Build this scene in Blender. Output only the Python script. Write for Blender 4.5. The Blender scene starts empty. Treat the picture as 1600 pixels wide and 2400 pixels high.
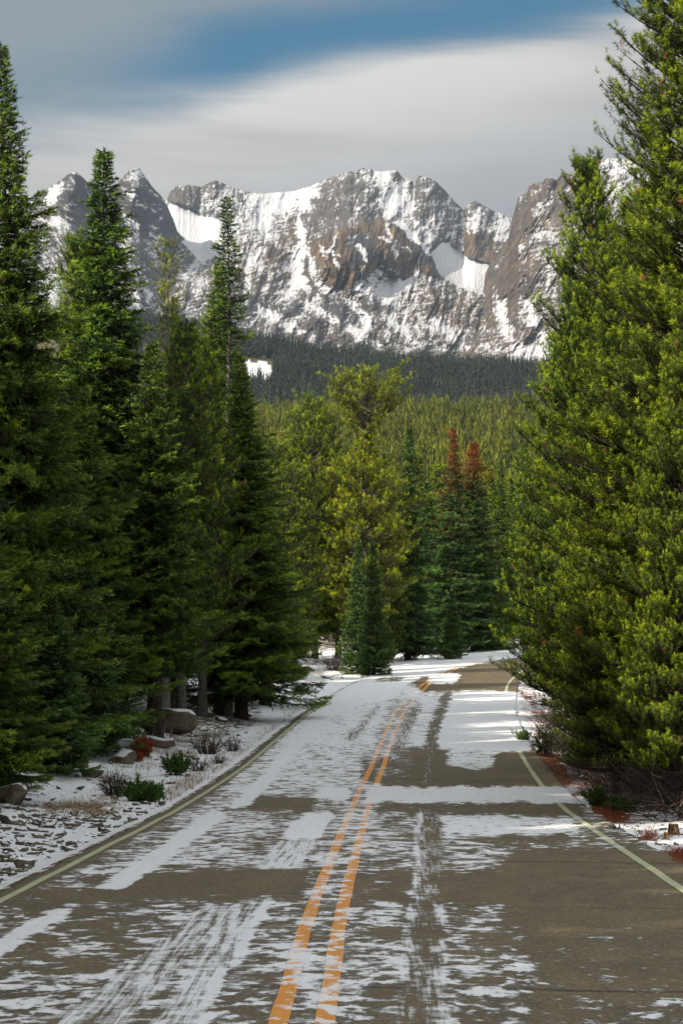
import bpy, math, random
import numpy as np
R = math.radians
sc = bpy.context.scene
col = sc.collection
rng = np.random.default_rng(7)
random.seed(7)

# ------------------------------------------------------------------ camera
F = 5333.0                       # focal length in photo pixels (80 mm on a 36 mm tall frame)
PITCH = math.atan(400.0 / F)
CAM_Z = 2.05
cam_d = bpy.data.cameras.new("camera")
cam_d.sensor_fit = 'VERTICAL'; cam_d.sensor_height = 36.0; cam_d.lens = F / 2400 * 36.0
cam_d.clip_start = 0.5; cam_d.clip_end = 20000
cam = bpy.data.objects.new("camera", cam_d); col.objects.link(cam)
cam.location = (0, 0, CAM_Z); cam.rotation_euler = (R(90) + PITCH, 0, 0)
sc.camera = cam

# ------------------------------------------------------------------ sun, sky, exposure
SUN_EL, SUN_BACK = 31.0, 40.0     # sun on the left, a little behind the camera
sv = (-math.cos(R(SUN_BACK)) * math.cos(R(SUN_EL)), -math.sin(R(SUN_BACK)) * math.cos(R(SUN_EL)), math.sin(R(SUN_EL)))
sun_d = bpy.data.lights.new("sun", 'SUN'); sun_d.energy = 5.0; sun_d.angle = R(0.6); sun_d.color = (1.0, 0.9, 0.74)
sun = bpy.data.objects.new("sun", sun_d); col.objects.link(sun)
from mathutils import Vector, Matrix
sun.rotation_euler = Vector(sv).to_track_quat('Z', 'Y').to_euler(); sun.location = (-40, -10, 60)
sc.view_settings.view_transform = 'Standard'; sc.view_settings.look = 'None'
sc.view_settings.gamma = 1; sc.view_settings.exposure = 0.52
sc.cycles.max_bounces = 5; sc.cycles.diffuse_bounces = 3; sc.cycles.glossy_bounces = 2
sc.cycles.transmission_bounces = 2; sc.cycles.volume_bounces = 0; sc.cycles.transparent_max_bounces = 4
sc.cycles.sample_clamp_indirect = 4.0

class NT:
    """short node-tree writer"""
    def __init__(s, tree): s.t = tree; s.t.nodes.clear()
    def n(s, typ, ins=None, **kw):
        nd = s.t.nodes.new(typ)
        for k, v in kw.items(): setattr(nd, k, v)
        for k, v in (ins or {}).items(): s.put(nd.inputs[k], v)
        return nd
    def put(s, sock, v):
        if isinstance(v, bpy.types.NodeSocket): s.t.links.new(v, sock)
        elif isinstance(v, bpy.types.Node): s.t.links.new(v.outputs[0], sock)
        elif isinstance(v, tuple) and len(v) == 3 and sock.type == 'RGBA': sock.default_value = (*v, 1)
        else: sock.default_value = v
    def m(s, op, a, b=0.0, c=0.0, clamp=False):
        nd = s.n('ShaderNodeMath', operation=op, use_clamp=clamp)
        s.put(nd.inputs[0], a); s.put(nd.inputs[1], b)
        if op in ('MULTIPLY_ADD',): s.put(nd.inputs[2], c)
        return nd.outputs[0]
    def mr(s, v, a, b, c=0.0, d=1.0, smooth=True):
        nd = s.n('ShaderNodeMapRange', interpolation_type='SMOOTHSTEP' if smooth else 'LINEAR')
        for i, x in enumerate((v, a, b, c, d)): s.put(nd.inputs[i], x)
        return nd.outputs[0]
    def mix(s, f, a, b, mode='MIX'):
        nd = s.n('ShaderNodeMix', data_type='RGBA', blend_type=mode)
        s.put(nd.inputs[0], f); s.put(nd.inputs[6], a); s.put(nd.inputs[7], b)
        return nd.outputs[2]
    def noise(s, vec, scale, detail=4, rough=0.55, dist=0.0):
        nd = s.n('ShaderNodeTexNoise', {'Scale': scale, 'Detail': detail, 'Roughness': rough, 'Distortion': dist})
        if vec is not None: s.put(nd.inputs['Vector'], vec)
        return nd.outputs[0]
    def scale(s, vec, v3, loc=(0, 0, 0), rot=(0, 0, 0)):
        nd = s.n('ShaderNodeMapping', {'Scale': v3, 'Location': loc, 'Rotation': rot}); s.put(nd.inputs[0], vec)
        return nd.outputs[0]
    def attr(s, name): return s.n('ShaderNodeAttribute', attribute_name=name)

world = bpy.data.worlds.new("World"); sc.world = world; world.use_nodes = True
w = NT(world.node_tree)
sky = w.n('ShaderNodeTexSky', sky_type='NISHITA', sun_disc=False)
sky.sun_elevation = R(SUN_EL); sky.sun_rotation = math.atan2(sv[0], sv[1]); sky.altitude = 3100
tc = w.n('ShaderNodeTexCoord'); gen = tc.outputs['Generated']
sp = w.n('ShaderNodeSeparateXYZ', {0: gen})
az = w.m('ARCTAN2', sp.outputs[0], sp.outputs[1]); el = w.m('ARCSINE', sp.outputs[2])
# wind-drawn cloud: smooth streaks running up to the right
cv = w.n('ShaderNodeCombineXYZ', {0: az, 1: el}).outputs[0]
st = w.scale(cv, (5, 30, 1), rot=(0, 0, R(-11)))
n1 = w.noise(st, 1.0, 5, 0.5, 0.5)
n2 = w.noise(w.scale(cv, (2.5, 9, 1), loc=(3.3, 1.7, 0), rot=(0, 0, R(-14))), 1.0, 2, 0.4, 0.2)
wv = w.m('SUBTRACT', el, w.m('MULTIPLY_ADD', az, 0.20, 0.2790))
wv = w.m('MULTIPLY_ADD', w.m('SUBTRACT', n1, 0.5), 0.044, wv)
lowside = w.mr(wv, -0.026, 0.000)                       # 0 inside the bank, 1 in the blue gap
upside = w.mr(wv, 0.036, 0.004)                         # fades up into the thin high veil
leftfade = w.mr(az, -0.13, -0.045, 0.25, 1.0)
gap = w.m('MULTIPLY', w.m('MULTIPLY', lowside, upside), leftfade)
veil = w.mr(n2, 0.30, 0.70, 0.60, 0.95)
dens = w.mix(lowside, (1, 1, 1), w.n('ShaderNodeCombineColor', {0: veil, 1: veil, 2: veil}).outputs[0])
dens = w.n('ShaderNodeSeparateColor', {0: dens}).outputs[0]
dens = w.m('MULTIPLY', dens, w.m('SUBTRACT', 1.0, w.m('MULTIPLY', gap, 0.97)), clamp=True)
# brighter towards the upper rim of the bank, greyer near the summits and in the high veil
rim = w.mr(wv, -0.105, -0.02)
bank = w.mix(rim, (2.2, 2.25, 2.4), (4.7, 4.6, 4.4))
bank = w.mix(w.mr(n1, 0.3, 0.7, 0.0, 0.8), bank, (2.6, 2.55, 2.6))
cloudc = w.mix(lowside, bank, (1.75, 2.05, 2.2))
bluesky = w.mix(1.0, sky.outputs[0], (0.12, 0.46, 0.50), 'MULTIPLY')
skyc = w.mix(dens, bluesky, cloudc)
# unseen sky above and behind the frame, brightened to lift the shade
unseen_fill = w.m('MAXIMUM', w.mr(el, 0.33, 0.75), w.mr(w.m('ABSOLUTE', az), 0.5, 1.4))
skyc = w.mix(unseen_fill, skyc, w.mix(w.mr(w.noise(gen, 2.2, 4), 0.35, 0.65), (4.7, 5.0, 5.2), (7.4, 7.2, 6.9)))
bg = w.n('ShaderNodeBackground', {0: skyc, 1: 0.105})
w.n('ShaderNodeOutputWorld', {0: bg})

# ------------------------------------------------------------------ projection helpers
cp, sp_ = math.cos(PITCH), math.sin(PITCH)
def ray(px, row):
    """direction through a photo pixel, scaled so y is 1 (from the camera's place)"""
    px = np.asarray(px, float); row = np.asarray(row, float)
    a = (px - 800) / F; c = (1200 - row) / F
    y = cp - sp_ * c; z = sp_ + cp * c
    return a / y, z / y
def proj(x, y, z):
    z = z - CAM_Z
    yc = cp * y + sp_ * z; zc = -sp_ * y + cp * z
    yc = np.where(yc < 0.5, 0.5, yc)
    return 800 + F * x / yc, 1200 - F * zc / yc

# ------------------------------------------------------------------ numpy noise
def _h(ix, iy, seed):
    n = (ix.astype(np.int64) * 374761393 + iy.astype(np.int64) * 668265263 + seed * 974711) & 0x7fffffff
    n = ((n ^ (n >> 13)) * 1274126177) & 0x7fffffff
    return (n ^ (n >> 16)) & 0xffff
_ang = np.linspace(0, 2 * np.pi, 256, endpoint=False); _gx, _gy = np.cos(_ang), np.sin(_ang)
def perlin(x, y, seed=0):
    x = np.asarray(x, float); y = np.asarray(y, float)
    xi = np.floor(x).astype(np.int64); yi = np.floor(y).astype(np.int64); fx = x - xi; fy = y - yi
    u = fx * fx * fx * (fx * (fx * 6 - 15) + 10); v = fy * fy * fy * (fy * (fy * 6 - 15) + 10)
    def g(a, b):
        h = _h(xi + a, yi + b, seed) & 255
        return _gx[h] * (fx - a) + _gy[h] * (fy - b)
    return ((g(0, 0) * (1 - u) + g(1, 0) * u) * (1 - v) + (g(0, 1) * (1 - u) + g(1, 1) * u) * v) * 1.5
def fbm(x, y, oct=4, seed=0, rough=0.5):
    s = 0; a = 1; t = 0
    for i in range(oct):
        s = s + a * perlin(x * 2 ** i + i * 17.3, y * 2 ** i + i * 9.1, seed + i); t += a; a *= rough
    return s / t
def ridged(x, y, oct=4, seed=0, rough=0.5):
    s = 0; a = 1; t = 0
    for i in range(oct):
        s = s + a * (1 - 2.2 * np.abs(perlin(x * 2 ** i + i * 7.7, y * 2 ** i + i * 3.1, seed + i))); t += a; a *= rough
    return s / t
def sstep(a, b, x):
    t = np.clip((x - a) / (b - a), 0, 1); return t * t * (3 - 2 * t)

class Canvas:
    """a control map over a range of photo pixels"""
    def __init__(s, x0, y0, x1, y1, step, val):
        s.x0, s.y0, s.st = x0, y0, step
        s.X, s.Y = np.meshgrid(np.arange(x0, x1, step, dtype=float), np.arange(y0, y1, step, dtype=float)); s.a = np.full(s.X.shape, float(val))
    def mask(s, poly, feather):
        inside = np.zeros(s.X.shape, bool); n = len(poly)
        for i in range(n):
            xa, ya = poly[i]; xb, yb = poly[(i + 1) % n]
            if ya == yb: continue
            c = ((ya > s.Y) != (yb > s.Y)) & (s.X < (xb - xa) * (s.Y - ya) / (yb - ya) + xa)
            inside ^= c
        m = inside.astype(float); k = max(1, int(feather / s.st))
        if feather > 0:
            for _ in range(2):
                for ax in (0, 1):
                    p = np.concatenate([np.repeat(m.take([0], ax), k, ax), m, np.repeat(m.take([-1], ax), k, ax)], ax)
                    cs = np.cumsum(p, ax); z = np.zeros_like(cs.take([0], ax)); cs = np.concatenate([z, cs], ax)
                    L = m.shape[ax]; w_ = 2 * k + 1
                    m = (cs.take(range(w_, w_ + L), ax) - cs.take(range(0, L), ax)) / w_
        return m
    def paint(s, poly, val, feather=6):
        m = s.mask(poly, feather); s.a = s.a * (1 - m) + val * m; return s
    def line(s, pts, wd, val, feather=4):
        for (xa, ya), (xb, yb) in zip(pts[:-1], pts[1:]):
            L = math.hypot(xb - xa, yb - ya) or 1; nx, ny = -(yb - ya) / L * wd / 2, (xb - xa) / L * wd / 2
            s.paint([(xa + nx, ya + ny), (xb + nx, yb + ny), (xb - nx, yb - ny), (xa - nx, ya - ny)], val, feather)
        return s
    def get(s, px, py):
        fx = np.clip((px - s.x0) / s.st, 0, s.a.shape[1] - 1.001); fy = np.clip((py - s.y0) / s.st, 0, s.a.shape[0] - 1.001)
        i = fx.astype(int); j = fy.astype(int); u = fx - i; v = fy - j
        return (s.a[j, i] * (1 - u) + s.a[j, i + 1] * u) * (1 - v) + (s.a[j + 1, i] * (1 - u) + s.a[j + 1, i + 1] * u) * v

# ------------------------------------------------------------------ object helpers
def mesh_np(name, V, faces, mat, attrs=None, smooth=False, parent=None, link=True):
    """V (n,3); faces (m,k) int array, or a list of such arrays"""
    if not isinstance(faces, list): faces = [faces]
    me = bpy.data.meshes.new(name)
    V = np.asarray(V, np.float32); me.vertices.add(len(V)); me.vertices.foreach_set('co', V.ravel())
    tot = sum(f.size for f in faces); nf = sum(len(f) for f in faces)
    me.loops.add(tot); me.loops.foreach_set('vertex_index', np.concatenate([f.ravel() for f in faces]).astype(np.int32))
    me.polygons.add(nf)
    cnt = np.concatenate([np.full(len(f), f.shape[1], np.int32) for f in faces])
    me.polygons.foreach_set('loop_start', np.concatenate([[0], np.cumsum(cnt)[:-1]]).astype(np.int32))
    me.update(calc_edges=True)
    if smooth: me.polygons.foreach_set('use_smooth', np.ones(nf, bool))
    for k, a in (attrs or {}).items():
        a = np.asarray(a, np.float32)
        if a.ndim == 2: at_ = me.attributes.new(k, 'FLOAT_VECTOR', 'POINT'); at_.data.foreach_set('vector', a.ravel())
        else: at_ = me.attributes.new(k, 'FLOAT', 'POINT'); at_.data.foreach_set('value', a)
    me.materials.append(mat)
    if not link: return me
    o = bpy.data.objects.new(name, me); col.objects.link(o)
    if parent: o.parent = parent
    return o
def grid_faces(nu, nv):
    i = np.arange(nv - 1)[:, None] * nu + np.arange(nu - 1)[None, :]
    i = i.ravel(); return np.stack([i, i + 1, i + nu + 1, i + nu], 1)
def tag(o, label, cat, group=None):
    o['label'] = label; o['category'] = cat
    if group: o['group'] = group
    return o
def empty(name, loc, rz=0, scale=(1, 1, 1)):
    o = bpy.data.objects.new(name, None); col.objects.link(o); o.empty_display_size = 0.3
    o.location = loc; o.rotation_euler = (0, 0, rz); o.scale = scale; return o
def tubes(paths, sides=5):
    """list of (points (k,3), radii (k,)) -> V, F(quads)"""
    Vs, Fs = [], []; off = 0
    for P, r in paths:
        P = np.asarray(P, float); r = np.asarray(r, float); k = len(P)
        d = np.gradient(P, axis=0); d /= np.linalg.norm(d, axis=1)[:, None] + 1e-9
        ref = np.array([0.31, 0.22, 0.92]) if abs(d[0][2]) < 0.9 else np.array([1.0, 0.1, 0])
        a = np.cross(d, ref); a /= np.linalg.norm(a, axis=1)[:, None] + 1e-9; b = np.cross(d, a)
        th = np.linspace(0, 2 * np.pi, sides, endpoint=False)
        ring = P[:, None, :] + r[:, None, None] * (np.cos(th)[None, :, None] * a[:, None, :] + np.sin(th)[None, :, None] * b[:, None, :])
        Vs.append(ring.reshape(-1, 3))
        i = (np.arange(k - 1)[:, None] * sides + np.arange(sides)[None, :]); j = (np.arange(k - 1)[:, None] * sides + (np.arange(sides)[None, :] + 1) % sides)
        Fs.append(np.stack([i, j, j + sides, i + sides], -1).reshape(-1, 4) + off); off += k * sides
    return np.concatenate(Vs), np.concatenate(Fs)

# ------------------------------------------------------------------ the road's line and the lie of the land
# photo rows of the road give its distance and rise; x right, y ahead
CL = np.array([(-1.3, -60), (-0.85, -30), (-0.52, 0), (-0.25, 13.4), (-0.11, 22.1), (0.38, 41.7), (0.85, 54), (1.28, 64.3), (1.85, 76), (2.3, 83), (2.95, 91), (3.8, 101), (4.9, 110), (6.3, 119), (8.4, 128), (11.6, 136), (16, 143), (22, 149), (31, 154), (45, 158), (75, 160)])
tt = np.arange(len(CL)); ts = np.linspace(0, len(CL) - 1, 2400)
def cr(P, t):
    i = np.clip(t.astype(int), 0, len(P) - 2); u = (t - i)[:, None]
    g = lambda k: P[np.clip(i + k, 0, len(P) - 1)]
    p0, p1, p2, p3 = g(-1), g(0), g(1), g(2)
    return 0.5 * (2 * p1 + (p2 - p0) * u + (2 * p0 - 5 * p1 + 4 * p2 - p3) * u ** 2 + (3 * p1 - p0 - 3 * p2 + p3) * u ** 3)
CLF = cr(CL, ts); seg = np.diff(CLF, axis=0); CLS = np.concatenate([[0], np.cumsum(np.hypot(seg[:, 0], seg[:, 1]))])
CLT = np.gradient(CLF, axis=0); CLT /= np.linalg.norm(CLT, axis=1)[:, None]
_zd = np.array([-60, 0, 13.4, 22.1, 32, 41.7, 53, 64.3, 74, 82.5, 91.6, 101, 110, 120, 130, 140, 150, 165, 200])
_zz = np.array([2.0, 2.03, 2.04, 2.08, 2.15, 2.2, 2.02, 1.63, 1.25, 0.88, 0.46, 0.04, -0.40, -0.95, -1.6, -2.15, -2.65, -3.2, -4.6])
def smooth_interp(x, xp, fp):
    return sum(np.interp(x + o, xp, fp) for o in (-4, -2, 0, 2, 4)) / 5
def road_z(y): return CAM_Z - smooth_interp(y, _zd, _zz)
def road_coords(x, y):
    """signed side (right +), distance along, for arrays"""
    x = np.asarray(x, float).ravel(); y = np.asarray(y, float).ravel(); s = np.empty_like(x); a = np.empty_like(x); zc = np.empty_like(x)
    for k in range(0, len(x), 20000):
        dx = x[k:k + 20000, None] - CLF[None, ::4, 0]; dy = y[k:k + 20000, None] - CLF[None, ::4, 1]
        i = np.argmin(dx * dx + dy * dy, 1) * 4
        ex = x[k:k + 20000] - CLF[i, 0]; ey = y[k:k + 20000] - CLF[i, 1]
        s[k:k + 20000] = ex * CLT[i, 1] - ey * CLT[i, 0]
        al = ex * CLT[i, 0] + ey * CLT[i, 1]
        a[k:k + 20000] = CLS[i] + al; zc[k:k + 20000] = CLF[i, 1] + al * CLT[i, 1]
    return s, a, zc
WL, WR = 3.16, 3.56              # centre to the pale edge lines
PL, PR = 3.36, 4.02              # centre to the edge of the asphalt
CREST = (np.array([-900, 0, 300, 430, 550, 720, 820, 970, 1275, 1600, 2500]), np.array([690, 720, 745, 765, 792, 823, 838, 853, 866, 872, 880]))
def far_row(d, px):
    c = np.interp(px, *CREST) + 4
    base = np.interp(d, [0, 150, 200, 300, 500, 700, 900, 1000, 1060], [1540, 1520, 1490, 1415, 1245, 1105, 1035, 1012, 1010])
    base = base + 22 * fbm(px / 260, d / 220, 2, 5) * sstep(200, 500, d)
    up = 1010 + (c - 1010) * sstep(1050, 1950, d)
    r_ = np.where(d < 1060, base, up + np.where(d < 1060, 0, 0))
    return r_
def G(x, y, rc=None):
    x = np.asarray(x, float); shp = x.shape; xf = x.ravel(); yf = np.asarray(y, float).ravel()
    zf = np.zeros_like(xf); near = yf < 260
    if near.any():
        xn, yn = xf[near], yf[near]; s, a, yc = (road_coords(xn, yn) if rc is None else rc)
        z0 = road_z(yc)
        l = np.clip(-s - PL, 0, 60); r_ = np.clip(s - PR, 0, 60)
        bump = 0.10 * fbm(xn / 1.1, yn / 1.6, 4, 3) + 0.30 * fbm(xn / 5, yn / 6, 3, 11)
        zl = -0.06 * sstep(0, 0.5, l) + 0.05 * sstep(0.8, 2.2, l) + 0.09 * np.clip(l - 1.6, 0, 30) * sstep(1.6, 4, l) + bump * sstep(0.4, 3.0, l)
        zr = -0.04 * sstep(0, 0.4, r_) + 0.05 * np.clip(r_ - 0.6, 0, 30) + bump * sstep(0.3, 3.0, r_)
        zn = z0 - 0.055 + np.where(l > 0, zl, 0) + np.where(r_ > 0, zr, 0) - 0.09 * np.where((l <= 0) & (r_ <= 0), 1, 0) * sstep(0, 0.3, np.minimum(s + PL, PR - s))
        zf[near] = zn
    far = yf > 150
    if far.any():
        yy = yf[far]; px = 800 + F * xf[far] / yy
        _, zd = ray(px, far_row(yy, px)); zz = CAM_Z + zd * yy
        drop = np.clip(yy - 1950, 0, None); zz = zz - drop * 0.16 - 0 * drop
        k = sstep(150, 250, yy); base = np.where(yy < 260, zf[far], zz)
        zf[far] = base * (1 - k) + zz * k
    return zf.reshape(shp)
_py = np.concatenate([np.arange(6, 200, 0.2)])
def at(px, row):
    """where the ray through a photo pixel meets the ground"""
    a, c = ray(px, row); z = G(_py * float(a), _py); zr = CAM_Z + _py * float(c)
    i = int(np.argmax(zr <= z + 1e-3)) if (zr <= z + 1e-3).any() else len(_py) - 1
    return Vector((float(_py[i] * a), float(_py[i]), float(z[i])))
def on_ground(px, d, sink=0.05):
    x = (px - 800) / F * d * 0.998
    return Vector((x, d, float(G(np.array([x]), np.array([d]))[0]) - sink))

# ------------------------------------------------------------------ materials of the setting
def new_mat(name):
    m = bpy.data.materials.new(name); m.use_nodes = True; return m, NT(m.node_tree)
def finish(t, colr, rough=0.8, bump=None, bstr=0.3, bdist=0.05, spec=0.3):
    b = t.n('ShaderNodeBsdfPrincipled', {'Base Color': colr, 'Roughness': rough, 'Specular IOR Level': spec})
    if bump is not None:
        bn = t.n('ShaderNodeBump', {'Strength': bstr, 'Distance': bdist, 'Height': bump}); t.put(b.inputs['Normal'], bn)
    t.n('ShaderNodeOutputMaterial', {0: b}); return b
SNOW = (0.80, 0.82, 0.86)

def road_snow_mask(t):
    """wind-blown dusting: cover (how much lies there) against noise, dragged along by tyres where 'streak' is high"""
    cov = t.attr('cov').outputs['Fac']; stk = t.attr('streak').outputs['Fac']; rc = t.attr('rc').outputs['Vector']
    # drift tongues: the wind blows across the road, so tongues lie across it
    a = t.noise(t.scale(rc, (2.9, 2.2, 1)), 1.0, 5, 0.62, 0.5)
    b = t.noise(t.scale(rc, (7.5, 5.5, 1)), 1.0, 3, 0.6, 0.2)
    c = t.noise(t.scale(rc, (16.0, 0.55, 1)), 1.0, 4, 0.7)
    f = t.noise(rc, 46.0, 2, 0.6)
    dots = t.m('ADD', t.m('MULTIPLY', a, 0.60), t.m('MULTIPLY', b, 0.40))
    line = t.m('ADD', t.m('MULTIPLY', c, 0.65), t.m('MULTIPLY', b, 0.35))
    nn = t.m('ADD', t.m('MULTIPLY', dots, t.m('SUBTRACT', 1.0, stk)), t.m('MULTIPLY', line, stk))
    nn = t.m('MULTIPLY_ADD', t.m('SUBTRACT', f, 0.5), 0.07, nn)
    nn = t.mr(nn, 0.34, 0.66, 0, 1, smooth=False)
    soft = t.m('MULTIPLY_ADD', stk, 0.26, t.mr(t.noise(rc, 3.1, 3), 0.35, 0.65, 0.08, 0.24))
    v = t.m('SUBTRACT', t.m('MULTIPLY_ADD', cov, 1.35, -0.175), nn)
    m = t.m('DIVIDE', t.m('ADD', v, t.m('MULTIPLY', soft, 0.5)), soft, clamp=True)
    m = t.m('MULTIPLY', m, t.mr(t.m('ADD', t.m('MULTIPLY', f, 0.6), t.m('MULTIPLY', c, 0.4)), 0.36, 0.54, 0.78, 1.0))
    wet = t.mr(v, -0.30, -0.02)
    return m, rc, f, wet

mat_asphalt, t = new_mat("asphalt")
m, rc, f, wet = road_snow_mask(t)
big = t.noise(rc, 0.35, 4, 0.6); mid = t.noise(t.scale(rc, (0.9, 0.25, 1)), 2.2, 4, 0.6)
grain = t.n('ShaderNodeTexVoronoi', {'Scale': 42.0, 'Vector': rc}); g1 = t.noise(rc, 60, 3, 0.75)
base = t.mix(t.mr(mid, 0.3, 0.7), (0.150, 0.110, 0.050), (0.225, 0.165, 0.074))
base = t.mix(t.mr(big, 0.35, 0.7, 0, 0.5), base, (0.112, 0.088, 0.046))
pebble = t.n('ShaderNodeSeparateColor', {0: grain.outputs[1]}).outputs[0]
base = t.mix(t.mr(pebble, 0.0, 1.0, 0.0, 0.55, smooth=False), base, (0.055, 0.045, 0.030))
base = t.mix(t.mr(pebble, 0.80, 0.95, 0.0, 0.6), base, (0.34, 0.28, 0.19))
base = t.mix(t.mr(grain.outputs[0], 0.30, 0.75, 0.0, 0.6), base, (0.040, 0.035, 0.025))
base = t.mix(t.m('MULTIPLY', wet, 0.42), base, (0.045, 0.038, 0.028))
stain = t.noise(t.scale(rc, (1.6, 0.5, 1)), 1.0, 6, 0.7, 0.8)
base = t.mix(t.mr(stain, 0.50, 0.66, 0.0, 0.45), base, (0.060, 0.052, 0.036))
base = t.mix(t.mr(g1, 0.66, 0.75), base, (0.30, 0.27, 0.22))
s3 = t.n('ShaderNodeSeparateXYZ', {0: rc})
wob = t.noise(t.scale(rc, (0.8, 0.8, 1)), 1.0, 4, 0.6)
crk = 0
for d0, amp, wd in ((61.0 + 14.45, 0.45, 0.035), (61.0 + 26.35, 0.35, 0.045), (61.0 + 20.4, 0.8, 0.02), (61.0 + 35.2, 0.8, 0.05), (61.0 + 48.0, 1.2, 0.06)):
    v = t.m('ABSOLUTE', t.m('SUBTRACT', t.m('MULTIPLY_ADD', t.m('SUBTRACT', wob, 0.5), amp, s3.outputs[1]), d0))
    c1 = t.mr(v, wd, wd * 2.0, 1, 0); crk = c1 if crk == 0 else t.m('MAXIMUM', crk, c1)
base = t.mix(t.m('MULTIPLY', crk, 0.8), base, (0.018, 0.016, 0.014))
c = t.mix(m, base, SNOW)
hgt = t.m('ADD', t.m('MULTIPLY', m, 1.0), t.m('MULTIPLY', grain.outputs[0], 0.5))
finish(t, c, t.mix(m, t.mix(wet, (0.75,) * 3, (0.45,) * 3), (0.6,) * 3), hgt, 0.4, 0.02, 0.35)

def paint_mat(name, colr, worn, edge):
    mt, t = new_mat(name); m, rc, f, wet = road_snow_mask(t)
    w1 = t.noise(rc, 38, 4, 0.7); w2 = t.noise(rc, 2.0, 3, 0.6)
    c = t.mix(t.mr(w2, 0.3, 0.7, 0, 0.5), colr, worn)
    c = t.mix(t.mr(w1, 0.60, 0.70, 0, edge), c, (0.10, 0.085, 0.06))
    m2 = t.m('MULTIPLY', m, 0.95)
    finish(t, t.mix(m2, c, SNOW), 0.6, m, 0.3, 0.01, 0.4); return mt
mat_yellow = paint_mat("yellow_paint", (0.68, 0.27, 0.012), (0.56, 0.21, 0.02), 0.35)
mat_pale = paint_mat("pale_edge_paint", (0.42, 0.45, 0.27), (0.30, 0.31, 0.19), 0.5)

mat_ground, t = new_mat("ground_cover")
pos = t.n('ShaderNodeTexCoord').outputs['Object']
cov = t.attr('cov').outputs['Fac']; lit = t.attr('litter').outputs['Fac']; forest = t.attr('forest').outputs['Fac']
n_a = t.noise(t.scale(pos, (1.3, 2.0, 1)), 1.7, 6, 0.64, 0.5); n_b = t.noise(t.scale(pos, (1, 1.6, 1)), 9.0, 4, 0.65); n_c = t.noise(pos, 45, 3, 0.6)
nn = t.m('ADD', t.m('MULTIPLY', n_a, 0.6), t.m('MULTIPLY', n_b, 0.4)); nn = t.mr(nn, 0.34, 0.66, smooth=False)
sm = t.mr(t.m('SUBTRACT', t.m('MULTIPLY_ADD', cov, 1.35, -0.175), nn), -0.05, 0.07)
dirt = t.mix(t.mr(n_b, 0.35, 0.65), (0.055, 0.045, 0.030), (0.15, 0.125, 0.085))
dirt = t.mix(t.mr(n_c, 0.5, 0.7, 0, 0.6), dirt, (0.20, 0.19, 0.15))
needle = t.mix(t.mr(n_c, 0.35, 0.65), (0.060, 0.018, 0.008), (0.20, 0.065, 0.022))
lm = t.mr(t.m('ADD', lit, t.m('SUBTRACT', n_b, 0.5)), 0.42, 0.55)
c = t.mix(lm, dirt, needle)
c = t.mix(t.m('MULTIPLY', t.m('MULTIPLY', sm, t.mr(n_c, 0.2, 0.5, 0.85, 1)), 1.0), c, SNOW)
c = t.mix(forest, c, t.mix(t.mr(t.noise(pos, 0.05, 3), 0.4, 0.6), (0.045, 0.045, 0.022), (0.10, 0.08, 0.04)))
hb = t.m('ADD', n_b, t.m('ADD', t.m('MULTIPLY', n_c, 0.3), t.m('MULTIPLY', sm, 0.25)))
finish(t, c, 0.85, hb, 0.5, 0.06, 0.2)

# ------------------------------------------------------------------ ground sheet
ys = np.concatenate([np.arange(-60, 8, 2.0), np.arange(8, 26, 0.16), np.arange(26, 70, 0.11), np.arange(70, 170, 0.3), np.geomspace(170, 3400, 210)])
nu = 460; u = np.linspace(-1, 1, nu)
half_v = 0.165 * np.abs(ys) + 2.5; half_o = 0.45 * np.abs(ys) + 90
cu = np.clip(u / 0.86, -1, 1); ou = np.clip((np.abs(u) - 0.86) / 0.14, 0, 1) * np.sign(u)
XX = cu[None, :] * half_v[:, None] + (ou * np.abs(ou))[None, :] * (half_o - half_v)[:, None]
YY = np.repeat(ys[:, None], nu, 1)
xf, yf = XX.ravel(), YY.ravel()
rs = np.full(len(xf), 99.0); ra = np.zeros(len(xf)); ryc = yf.copy(); nr = yf < 260
rs[nr], ra[nr], ryc[nr] = road_coords(xf[nr], yf[nr])
ZZ = G(xf, yf, (rs[nr], ra[nr], ryc[nr]))
gpx, gpy = proj(xf, yf, ZZ)
l = np.clip(-rs - PL, 0, 60); rr = np.clip(rs - PR, 0, 60)
cov = np.where(rs < 0, 0.98 - 0.06 * sstep(1.0, 2.0, l) - 0.22 * sstep(1.4, 3, l) - 0.38 * sstep(5, 9, l), 0.55 - 0.3 * sstep(2, 5, rr))
cov = np.where((rs < 0) & (l < 0.16), 0.45, cov)
lit = np.where(rs > 0, 0.75 - 0.25 * sstep(3, 8, rr), 0.05 + 0.3 * sstep(5, 9, l))
gc = Canvas(-60, 1480, 1660, 2200, 4, 0.0); gm = Canvas(-60, 1480, 1660, 2200, 4, 0.0)
def gpaint(poly, v, fe=8): gc.paint(poly, v, fe); gm.paint(poly, 1.0, fe)
gpaint([(-60, 1900), (90, 1890), (260, 1895), (300, 1930), (200, 1990), (60, 2050), (-60, 2110)], 0.86, 14)
gpaint([(-60, 1945), (60, 1950), (120, 1995), (40, 2040), (-60, 2075)], 0.66, 12)
gpaint([(418, 1650), (560, 1640), (620, 1660), (600, 1700), (520, 1730), (400, 1735)], 0.52, 10)
gpaint([(330, 1855), (540, 1740), (680, 1650), (720, 1640), (640, 1710), (480, 1840), (370, 1890)], 0.97, 6)
gpaint([(235, 1870), (300, 1880), (420, 1850), (400, 1815), (240, 1835)], 0.85, 8)
gpaint([(690, 1560), (890, 1545), (1170, 1518), (1170, 1528), (900, 1572), (700, 1640)], 0.97, 4)
gpaint([(1196, 1610), (1240, 1640), (1262, 1700), (1240, 1750), (1200, 1740)], 0.80, 6)
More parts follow.
